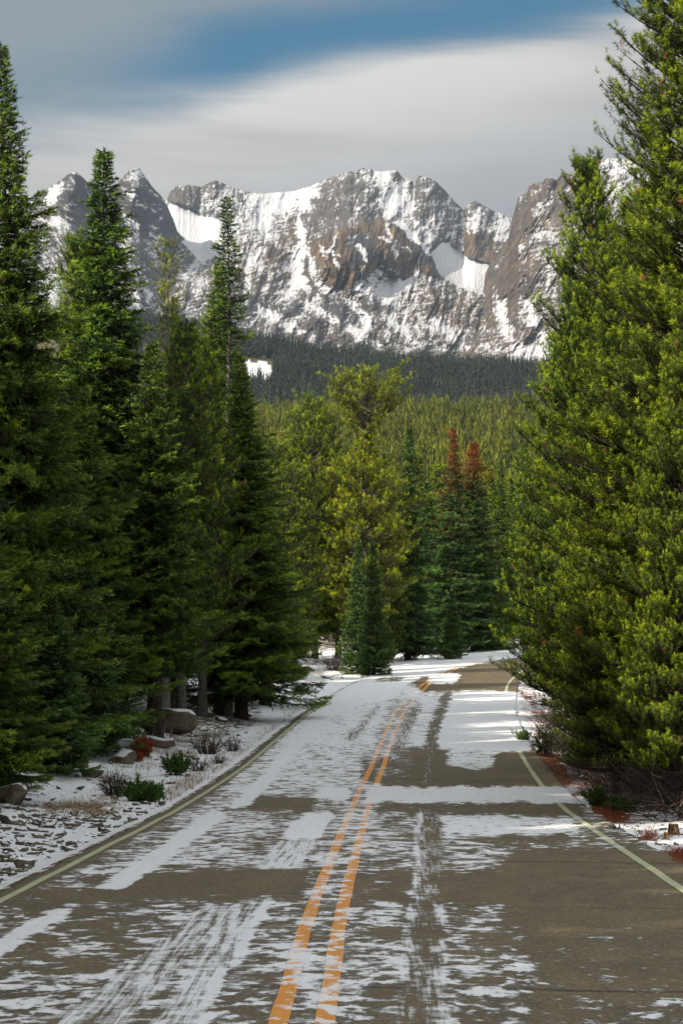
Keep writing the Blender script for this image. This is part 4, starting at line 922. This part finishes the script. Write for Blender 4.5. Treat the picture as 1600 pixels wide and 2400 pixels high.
forest("distant_forest", 17500, 1040, 2010, (240, 1420), (9, 14), mat_far_shade, 0.85, (0.10, 0.14), 34, 0.28, 42, "dark blue green forest with grey dead trunks covering the slope below the mountains",
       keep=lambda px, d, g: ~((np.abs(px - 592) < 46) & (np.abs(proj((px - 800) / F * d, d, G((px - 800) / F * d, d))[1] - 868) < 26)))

# ------------------------------------------------------------------ stones, wood and shrubs on the verges
mat_stone, t = new_mat("lichen_stone_with_snow")
pos = t.n('ShaderNodeTexCoord').outputs['Object']; gnz = t.n('ShaderNodeSeparateXYZ', {0: t.n('ShaderNodeNewGeometry').outputs['Normal']}).outputs[2]
na = t.noise(pos, 5, 5, 0.65); nb_ = t.noise(pos, 26, 4, 0.65)
c = t.mix(t.mr(na, 0.35, 0.65), (0.055, 0.047, 0.034), (0.15, 0.13, 0.095)); c = t.mix(t.mr(nb_, 0.52, 0.68, 0, 0.7), c, (0.12, 0.14, 0.07))
sn = t.mr(t.m('ADD', gnz, t.m('MULTIPLY', t.m('SUBTRACT', na, 0.5), 0.9)), 0.84, 0.94)
finish(t, t.mix(sn, c, SNOW), 0.85, t.m('ADD', na, t.m('MULTIPLY', nb_, 0.5)), 0.6, 0.05, 0.2)
mat_boulder, t = new_mat("mossy_boulder_with_snow")
pos = t.n('ShaderNodeTexCoord').outputs['Object']; gnz = t.n('ShaderNodeSeparateXYZ', {0: t.n('ShaderNodeNewGeometry').outputs['Normal']}).outputs[2]
na = t.noise(pos, 3.5, 5, 0.65); nb_ = t.noise(pos, 22, 4, 0.65)
c = t.mix(t.mr(na, 0.35, 0.65), (0.055, 0.046, 0.032), (0.16, 0.135, 0.095)); c = t.mix(t.mr(nb_, 0.50, 0.66, 0, 0.7), c, (0.11, 0.13, 0.06))
sn = t.mr(t.m('ADD', gnz, t.m('MULTIPLY', t.m('SUBTRACT', na, 0.5), 0.6)), 0.52, 0.62)
finish(t, t.mix(sn, c, SNOW), 0.85, t.m('ADD', na, t.m('MULTIPLY', nb_, 0.5)), 0.7, 0.06, 0.2)
mat_log, t = new_mat("weathered_wood_with_snow")
pos = t.n('ShaderNodeTexCoord').outputs['Object']; gnz = t.n('ShaderNodeSeparateXYZ', {0: t.n('ShaderNodeNewGeometry').outputs['Normal']}).outputs[2]
na = t.noise(t.scale(pos, (3, 18, 18)), 1, 5, 0.65)
sn = t.mr(t.m('ADD', gnz, t.m('MULTIPLY', t.m('SUBTRACT', na, 0.5), 0.5)), 0.45, 0.65)
finish(t, t.mix(sn, t.mix(t.mr(na, 0.3, 0.7), (0.06, 0.042, 0.032), (0.22, 0.17, 0.13)), SNOW), 0.85, na, 0.6, 0.03, 0.2)
mat_cut, t = new_mat("cut_wood_face")
pos = t.n('ShaderNodeTexCoord').outputs['Object']
wv_ = t.n('ShaderNodeTexWave', {'Scale': 14.0, 'Distortion': 1.5, 'Vector': pos}, wave_type='RINGS', rings_direction='Z')
finish(t, t.mix(wv_.outputs[0], (0.38, 0.23, 0.10), (0.56, 0.38, 0.20)), 0.8)
mat_stumpw = bark_mat("orange_weathered_wood", (0.14, 0.065, 0.030), (0.38, 0.24, 0.13))
mat_rust = foliage_mat("dead_rusty_needles", (0.10, 0.022, 0.010), (0.22, 0.050, 0.015), (0.36, 0.10, 0.03), vary=0.1)
mat_grass, t = new_mat("dry_grass"); ti = t.attr('tint').outputs['Fac']
finish(t, t.mix(ti, (0.16, 0.10, 0.05), (0.36, 0.27, 0.15)), 0.9)

def ico(sub):
    import bmesh
    bm = bmesh.new(); bmesh.ops.create_icosphere(bm, subdivisions=sub, radius=1.0)
    V = np.array([v.co[:] for v in bm.verts]); Fc = np.array([[v.index for v in f.verts] for f in bm.faces]); bm.free(); return V, Fc
I3, I1, I4 = ico(3), ico(1), ico(4)
def rock_shape(seed, V, size, cuts=13):
    g = np.random.default_rng(seed); P = V.copy()
    for _ in range(cuts):
        n_ = norm(g.normal(size=3) + np.array([0, 0, 0.15])); h = g.uniform(0.38, 0.8); d = P @ n_; P = P - np.clip(d - h, 0, None)[:, None] * n_ * 0.92
    P = P * (1 + 0.07 * fbm(P[:, 0] * 2.5 + seed, P[:, 1] * 2.5 + P[:, 2] * 2, 4, seed))[:, None]
    return P * np.array(size)
def boulder(px, row, wpx, hpx, seed, label, depth=1.0, rz=0.0, flat=None):
    p = at(px, row); k = p.y / F; w_, h_ = wpx * k / 2 * 1.15, hpx * k
    P = rock_shape(seed, I4[0], (w_, w_ * depth * 0.8, h_ * 0.80)); P[:, 2] += h_ * 0.22
    o = mesh_np("boulder", P, I4[1], mat_boulder, smooth=False); o.location = p; o.rotation_euler = (0, 0, rz)
    tag(o, label, 'boulder'); return o
boulder(375, 1712, 175, 68, 1, "wide flat-topped boulder capped with snow behind the thick dark trunk", 0.7)
boulder(466, 1652, 40, 34, 2, "squarish mossy boulder right of the grey trunk")
boulder(612, 1638, 60, 36, 3, "sloping boulder with snow on its left side below the pale stump")
boulder(657, 1647, 24, 13, 4, "small round stone right of the sloping boulder")
boulder(505, 1650, 46, 26, 5, "low stone half under the snowy log")
boulder(288, 1788, 66, 46, 6, "brown boulder with a thin snow rim beside the red dead branch")
boulder(165, 1795, 76, 56, 7, "shaded boulder under the low dark spruce at the left")
boulder(212, 1822, 60, 30, 8, "low shaded rock streaked with snow between the young spruce and the bare shrub")
boulder(24, 1932, 66, 34, 9, "dark rock dusted with snow at the left edge below the near boughs")
boulder(30, 1885, 80, 52, 10, "pale snow-streaked rock under the boughs at the left edge")
boulder(247, 1902, 46, 16, 11, "flat dark stone below the bare twiggy shrub")
boulder(60, 2035, 60, 28, 12, "rock at the lower left edge of the verge rubble")
boulder(722, 1572, 34, 16, 13, "flat reddish stone on the snow near the leaning grey trunk")
boulder(765, 1590, 26, 10, 14, "little tan stone right of the brown verge shrub")
boulder(1000, 1508, 30, 14, 15, "small stone at the far road bend beside the green undergrowth")
boulder(520, 1690, 44, 14, 16, "flat stone breaking the snow on the mid verge")

def log_thing(px, row, length_px, r0, ang, label, name='fallen_log', mat=None):
    p = at(px, row); L = length_px * p.y / F
    k = 14; s = np.linspace(0, 1, k); P = np.stack([(s - 0.5) * L, 0.05 * np.sin(s * 5), r0 * 0.8 + 0.03 * np.sin(s * 7)], 1)
    r_ = r0 * (1 - 0.35 * s); r_[0] *= 0.2; r_[-1] *= 0.2; P[0, 0] = P[1, 0] - 0.01; P[-1, 0] = P[-2, 0] + 0.01
    paths = [(P, r_)]
    for q in (0.3, 0.6, 0.8):
        b = np.array([(q - 0.5) * L, 0, r0]); paths.append((np.array([b, b + [0.06, 0.1, r0 * 1.4], b + [0.1, 0.16, r0 * 2.2]]), np.array([0.02, 0.015, 0.008])))
    V, Fc = tubes(paths, 10); o = mesh_np(name, V, Fc, mat or mat_log, smooth=True); o.location = p; o.rotation_euler = (0, 0, ang); tag(o, label, 'log'); return o
log_thing(372, 1752, 84, 0.17, 0.15, "short fallen log with snow on top beside the thick dark trunk")
log_thing(522, 1622, 96, 0.20, -0.05, "snow-covered log lying left of the pale stump")
log_thing(1000, 1512, 60, 0.10, 0.2, "thin bare log lying in the undergrowth at the bend")

def stump(px, row, h, r0, label, roots=6, cut=False):
    p = at(px, row); e = empty("tree_stump", p); tag(e, label, 'stump')
    z = np.array([-0.1, 0.0, 0.15, 0.4, 0.8, 1.0]) * h; r_ = r0 * np.array([1.9, 1.6, 1.2, 1.0, 0.92, 0.88])
    P = np.stack([0 * z, 0 * z, z], 1); paths = [(P, r_)]
    g = np.random.default_rng(int(px))
    for i in range(roots):
        a = i * 6.28 / roots + g.normal() * 0.2; c_, s_ = math.cos(a), math.sin(a)
        paths.append((np.array([[c_ * r0 * .6, s_ * r0 * .6, h * 0.28], [c_ * r0 * 1.7, s_ * r0 * 1.7, h * 0.06], [c_ * r0 * 2.8, s_ * r0 * 2.8, -0.03]]), np.array([r0 * .4, r0 * .28, r0 * .1])))
    V, Fc = tubes(paths, 12); mesh_np("trunk", V, Fc, mat_stumpw, smooth=True, parent=e)
    th = np.linspace(0, 6.283, 16, endpoint=False); rr_ = r0 * 0.88 * (1 + 0.04 * np.sin(th * 3)); top = np.stack([np.cos(th) * rr_, np.sin(th) * rr_, 0 * th + h], 1)
    jag = 0 if cut else 0.16 * h
    top[:, 2] += jag * np.abs(np.sin(th * 2.5)) ; V = np.concatenate([top, [[0, 0, h * (1.0 if cut else 0.9)]]]); Fc = np.array([[i, (i + 1) % 16, 16] for i in range(16)])
    o = mesh_np("cut_face" if cut else "broken_top", V, Fc, mat_cut, parent=e); return e
stump(628, 1608, 0.62, 0.15, "pale orange stump with spreading roots beside the hanging spruce boughs")
stump(1577, 1958, 0.16, 0.085, "small freshly cut stump on the snow at the lower right edge", 0, True)
stump(1560, 1968, 0.10, 0.04, "thin cut stub left of the small fresh stump", 0, True)

def shrub(px, row, wpx, hpx, seed, label, leafy=0.0, name='shrub', leaf=None, n=60, wood=None, where=None):
    p = where or at(px, row); k = p.y / F; W, H = wpx * k / 2, hpx * k; g = np.random.default_rng(seed); paths, P_, D_ = [], [], []
    for i in range(n):
        a = g.uniform(0, 6.283); q = math.sqrt(g.random()); b = np.array([math.cos(a) * q * W * 0.45, math.sin(a) * q * W * 0.35, -0.03])
        out = np.array([math.cos(a), math.sin(a) * 0.8, 0]) * W * 0.6 * q; h_ = H * g.uniform(0.55, 1.1) * (1 - 0.35 * q)
        P = np.array([b, b + out * 0.4 + [0, 0, h_ * 0.5], b + out + [0, 0, h_]]) + g.normal(size=(3, 3)) * 0.02 * np.array([[0], [1], [1]])
        paths.append((P, np.array([0.008, 0.006, 0.003])))
        for _ in range(3):
            f = g.uniform(0.35, 0.9); s0 = P[1] + (P[2] - P[1]) * f if f > .5 else P[0] + (P[1] - P[0]) * f * 2; e = s0 + (P[2] - P[0]) * 0.3 + g.normal(size=3) * 0.10 * H / 0.5
            paths.append((np.array([s0, (s0 + e) / 2 + g.normal(size=3) * 0.01, e]), np.array([0.005, 0.004, 0.002])))
            m = int(26 * leafy)
            if m: P_.append(s0 + (e - s0) * g.uniform(0.2, 1.05, (m, 1)) + g.normal(size=(m, 3)) * 0.02); D_.append(norm(norm(e - s0) + g.normal(size=(m, 3)) * 0.6))
    V, Fc = tubes(paths, 4)
    if leafy:
        e_ = empty(name, p); tag(e_, label, 'shrub'); mesh_np("stem", V, Fc, mat_twig, parent=e_)
        P = np.concatenate(P_); D = norm(np.concatenate(D_) + [0, 0, 0.3]); m = len(P)
        V, Fc = tris(P, D, g.uniform(0.05, 0.09, m), g.uniform(0.025, 0.04, m), g); T = np.repeat(np.clip(g.normal(0.55, 0.22, m), 0, 1), 3)
        mesh_np("foliage", V, Fc, leaf or mat_shrub, {'tint': T, 'rust': 0 * T}, parent=e_); return e_
    o = mesh_np(name, V, Fc, wood or mat_twig); o.location = p; tag(o, label, 'shrub'); return o
def beside_bend(y, off=1.0):
    i = int(np.argmin(np.abs(CLF[:, 1] - y))); x = CLF[i, 0] - CLT[i, 1] * (PL + off); y2 = CLF[i, 1] + CLT[i, 0] * (PL + off)
    return Vector((x, y2, float(G(np.array([x]), np.array([y2]))[0])))
shrub(270, 1868, 74, 56, 1, "bare dark twiggy shrub left of the green mat, nearest on the left verge", name='bare_shrub', n=80)
shrub(340, 1880, 80, 44, 2, "low leafy green shrub on the snow right of the bare twiggy shrub", 1.0, 'green_shrub')
shrub(410, 1818, 56, 44, 3, "loose green shrub on the verge beyond the low green mat", 0.8, 'green_shrub', n=36)
shrub(462, 1808, 60, 36, 4, "sparse grey twigs just right of the loose green shrub", name='bare_shrub', n=40)
shrub(488, 1768, 84, 48, 5, "wide tangle of bare brown twigs on the middle of the left verge", name='bare_shrub', n=90)
shrub(545, 1762, 44, 40, 6, "small bare shrub at the right end of the wide brown tangle", name='bare_shrub', n=40)
shrub(512, 1790, 40, 26, 7, "short grey twigs in front of the wide brown tangle", name='bare_shrub', n=30)
shrub(576, 1645, 30, 30, 8, "green sprig left of the sloping boulder", 0.9, 'green_shrub', n=24)
shrub(705, 1628, 48, 22, 9, "flat green shrub near the road edge below the drooping spruce", 0.7, 'green_shrub', n=30)
shrub(735, 1622, 34, 18, 10, "thin brown twigs right of the flat green shrub", name='bare_shrub', n=30)
shrub(786, 1572, 66, 38, 11, "rounded brown shrub on the far left verge below the leaning trunk", name='bare_shrub', n=110)
shrub(868, 1562, 46, 26, 12, "bright green shrub at the foot of the foremost young spruce", 1.0, 'green_shrub', n=40)
shrub(700, 1590, 36, 30, 13, "dark green shrub beside the boughs of the drooping spruce", 0.9, 'green_shrub', n=36)
shrub(940, 1532, 50, 36, 14, "leafy undergrowth right of the foremost young spruce", 0.9, 'green_shrub', n=50, where=beside_bend(128, 1.2))
shrub(1000, 1522, 56, 44, 15, "tall green undergrowth below the blue green spruce", 0.9, 'green_shrub', n=50, where=beside_bend(134, 1.6))
shrub(1055, 1516, 56, 34, 16, "bright green undergrowth at the bend below the small young spruce", 1.0, 'green_shrub', n=50, where=beside_bend(139, 1.4))
shrub(1115, 1512, 60, 34, 17, "dry brown brush at the far end of the visible road", name='bare_shrub', n=90, where=beside_bend(145, 1.2))
for k_, (y_, o_) in enumerate(((123, 1.5), (131, 2.4), (137, 0.9), (141, 2.3), (143, 1.0), (148, 1.8))):
    q_ = shrub(1000, 1520, 52, 30, 40 + k_, "low leafy shrub in the green undergrowth along the outside of the bend", 0.9, 'green_shrub', n=40, where=beside_bend(y_, o_)); q_['group'] = "undergrowth along the bend"
shrub(1228, 1740, 30, 30, 18, "green sprig on the right verge below the farthest roadside pine", 0.6, 'green_shrub', n=16)
shrub(1280, 1772, 60, 60, 19, "pine sprigs rising by the leaning right-hand pine's foot", 0.6, 'green_shrub', n=30)
shrub(1400, 1890, 50, 40, 20, "green pine sprigs drooping over the snow tongue at the right", 0.7, 'green_shrub', n=24)
shrub(1462, 1905, 60, 36, 21, "green sprigs and twigs between the snow tongue and the dead brushwood", 0.6, 'green_shrub', n=30)
shrub(1445, 1950, 44, 22, 22, "bare twigs lying on the snow tongue at the right", name='bare_shrub', n=16)
shrub(330, 1772, 44, 42, 23, "red dead conifer branch on the snow in front of the short fallen log", 1.3, 'dead_branch', mat_rust, n=26)
shrub(318, 1786, 30, 16, 24, "small heap of red dead needles below the red dead branch", 1.0, 'dead_branch', mat_rust, n=14)

# broken stone and soil clods that show through the thin snow: more than one could count
def scatter(name, n, region, size, mat, label, seed, sink=0.25, flat=0.5):
    g = np.random.default_rng(seed); Vs, Fs = [], []; off = 0; made = 0
    forms = [rock_shape(900 + seed + i, I1[0], (1, g.uniform(0.55, 0.9), flat * g.uniform(0.7, 1.2)), 5) for i in range(10)]
    pts = region(g, n); z = G(pts[:, 0], pts[:, 1])
    for i, (x, y) in enumerate(pts):
        k = size[0] + (size[1] - size[0]) * g.random() ** 2.6; P = forms[i % 10] * k; a = g.uniform(0, 6.28); c_, s_ = math.cos(a), math.sin(a); tl = g.normal() * 0.3
        Z = P[:, 2] + P[:, 0] * tl; P = np.stack([P[:, 0] * c_ - P[:, 1] * s_ + x, P[:, 0] * s_ + P[:, 1] * c_ + y, Z + z[i] + k * sink * 0.3], 1)
        Vs.append(P); Fs.append(I1[1] + off); off += len(P)
    o = mesh_np(name, np.concatenate(Vs), np.concatenate(Fs), mat); o['kind'] = 'stuff'; tag(o, label, 'stones'); return o
def in_poly(polys):
    cvs = Canvas(-60, 1480, 1660, 2200, 4, 0.0)
    for p_, v in polys: cvs.paint(p_, v, 10)
    def f(g, n):
        out = []
        while len(out) < n:
            y = np.exp(g.uniform(math.log(24), math.log(130), 4000)); x = g.uniform(-0.17, 0.17, 4000) * y; z = G(x, y); px, py = proj(x, y, z)
            s, a, _ = road_coords(x, y); ok = (g.random(4000) < cvs.get(px, py) * (0.55 + 0.9 * fbm(x / 1.2, y / 2.0, 3, 33) + 0.3)) & ((s < -PL - 0.35) | (s > PR + 0.2)); out += list(zip(x[ok], y[ok]))
        return np.array(out[:n])
    return f
left_rubble = in_poly([([(-60, 1880), (230, 1890), (290, 1930), (180, 1990), (40, 2045), (-60, 2090)], 0.8), ([(-60, 1870), (330, 1870), (400, 1900), (240, 2000), (60, 2060), (-60, 2100)], 0.35), ([(-60, 1500), (640, 1560), (600, 1640), (400, 1750), (200, 1850), (-60, 1900)], 0.20),
                       ([(400, 1650), (600, 1640), (610, 1690), (520, 1730), (400, 1735)], 0.9), ([(640, 1560), (900, 1550), (700, 1620), (600, 1650)], 0.25), ([(200, 1830), (560, 1700), (620, 1690), (380, 1860)], 0.10)])
scatter("rubble", 3000, left_rubble, (0.025, 0.15), mat_stone, "dark broken stones showing through the snow of the left verge", 3, flat=0.35)
right_rubble = in_poly([([(1190, 1600), (1300, 1640), (1620, 1900), (1620, 2060), (1330, 1900), (1220, 1760)], 0.6)])
scatter("gravel", 500, right_rubble, (0.02, 0.07), mat_stone, "small stones and cones along the right road edge", 4)

def blades(name, n, region, mat, hgt, wid, seed, label, cat, lean=0.5, attrs=True, clump=1):
    g = np.random.default_rng(seed); pts = region(g, n // clump); pts = np.repeat(pts, clump, 0) + g.normal(size=(len(pts) * clump, 2)) * 0.05; z = G(pts[:, 0], pts[:, 1]); m = len(pts)
    D = norm(np.array([0, 0, 1.0]) + g.normal(size=(m, 3)) * lean); D[:, 2] = np.abs(D[:, 2])
    V, Fc = tris(np.stack([pts[:, 0], pts[:, 1], z - 0.01], 1), D, g.uniform(*hgt, m), g.uniform(*wid, m), g); T = np.repeat(g.random(m), 3)
    o = mesh_np(name, V, Fc, mat, {'tint': T, 'rust': 0 * T}); o['kind'] = 'stuff'; tag(o, label, cat); return o
grass_reg = in_poly([([(380, 1885), (520, 1830), (720, 1690), (700, 1650), (560, 1760), (380, 1850)], 0.5), ([(200, 1850), (450, 1780), (560, 1690), (420, 1690)], 0.4), ([(430, 1650), (560, 1640), (540, 1670), (420, 1680)], 1.0), ([(90, 1890), (300, 1880), (240, 1910), (120, 1905)], 1.0), ([(660, 1560), (1120, 1505), (1120, 1520), (700, 1600)], 0.6)])
blades("dry_grass", 16000, grass_reg, mat_grass, (0.06, 0.20), (0.005, 0.010), 6, "thin tan grass standing through the snow of the left verge", 'grass', 0.45, clump=5)
litter_reg = in_poly([([(1200, 1765), (1290, 1755), (1340, 1830), (1300, 1858), (1240, 1830)], 0.9), ([(1345, 1905), (1420, 1880), (1480, 1900), (1460, 1930), (1390, 1932)], 1.0), ([(1520, 2000), (1640, 1992), (1640, 2080), (1560, 2060)], 1.0), ([(1195, 1590), (1260, 1640), (1330, 1740), (1560, 1880), (1450, 1905), (1290, 1850), (1230, 1700)], 0.35), ([(1480, 1955), (1550, 1948), (1530, 1972)], 0.8)])
blades("needle_litter", 16000, litter_reg, mat_rust, (0.05, 0.12), (0.006, 0.012), 7, "rust red pine needles drifted along the right road edge", 'needles', 1.6)

# dead brushwood at the feet of the right-hand pines
def brush(n, region, seed):
    g = np.random.default_rng(seed); pts = region(g, n); z = G(pts[:, 0], pts[:, 1]); paths = []
    for (x, y), z0 in zip(pts, z):
        L = g.uniform(0.4, 1.3); a = g.uniform(0, 6.28); h = g.uniform(0.1, 0.75) * L; b = np.array([x, y, z0 + g.uniform(-0.02, 0.35)]); e = b + [math.cos(a) * L * .8, math.sin(a) * L * .8, h]
        m_ = (b + e) / 2 + g.normal(size=3) * 0.12; paths.append((np.array([b, m_, e]), np.array([0.011, 0.007, 0.003])))
        if g.random() < 0.6: e2 = m_ + norm(e - b) * L * 0.4 + g.normal(size=3) * 0.2; paths.append((np.array([m_, (m_ + e2) / 2 + g.normal(size=3) * 0.03, e2]), np.array([0.006, 0.004, 0.002])))
    V, Fc = tubes(paths, 3); o = mesh_np("brushwood", V, Fc, mat_twig); o['kind'] = 'stuff'; tag(o, "grey brown dead twigs tangled under the right-hand pines", 'brushwood')
brush(2600, in_poly([([(1270, 1690), (1340, 1700), (1450, 1790), (1640, 1820), (1640, 1925), (1520, 1915), (1420, 1870), (1320, 1800)], 1.0)]), 8)

# ------------------------------------------------------------------ the air between here and the mountains
import bmesh
bm = bmesh.new(); bmesh.ops.create_cube(bm, size=1.0)
for v in bm.verts: v.co = Vector((v.co.x * 12400, 2600 + v.co.y * 8400, 400 + v.co.z * 2000))
zmin = min(float(ZZ.min()), -5) - 1.0
for v in bm.verts:
    if v.co.z < 700: v.co.z = min(zmin, -45)
me = bpy.data.meshes.new("haze"); bm.to_mesh(me); bm.free()
mh = bpy.data.materials.new("thin_blue_air"); mh.use_nodes = True; t = NT(mh.node_tree)
pv = t.n('ShaderNodeVolumePrincipled', {'Color': (0.62, 0.78, 1.0), 'Density': 2.6e-5, 'Anisotropy': 0.0})
ou = t.n('ShaderNodeOutputMaterial'); t.t.links.new(pv.outputs[0], ou.inputs['Volume'])
me.materials.append(mh); hz = bpy.data.objects.new("haze", me); col.objects.link(hz); hz['kind'] = 'stuff'; tag(hz, "thin blue air between the road and the mountains", 'haze')
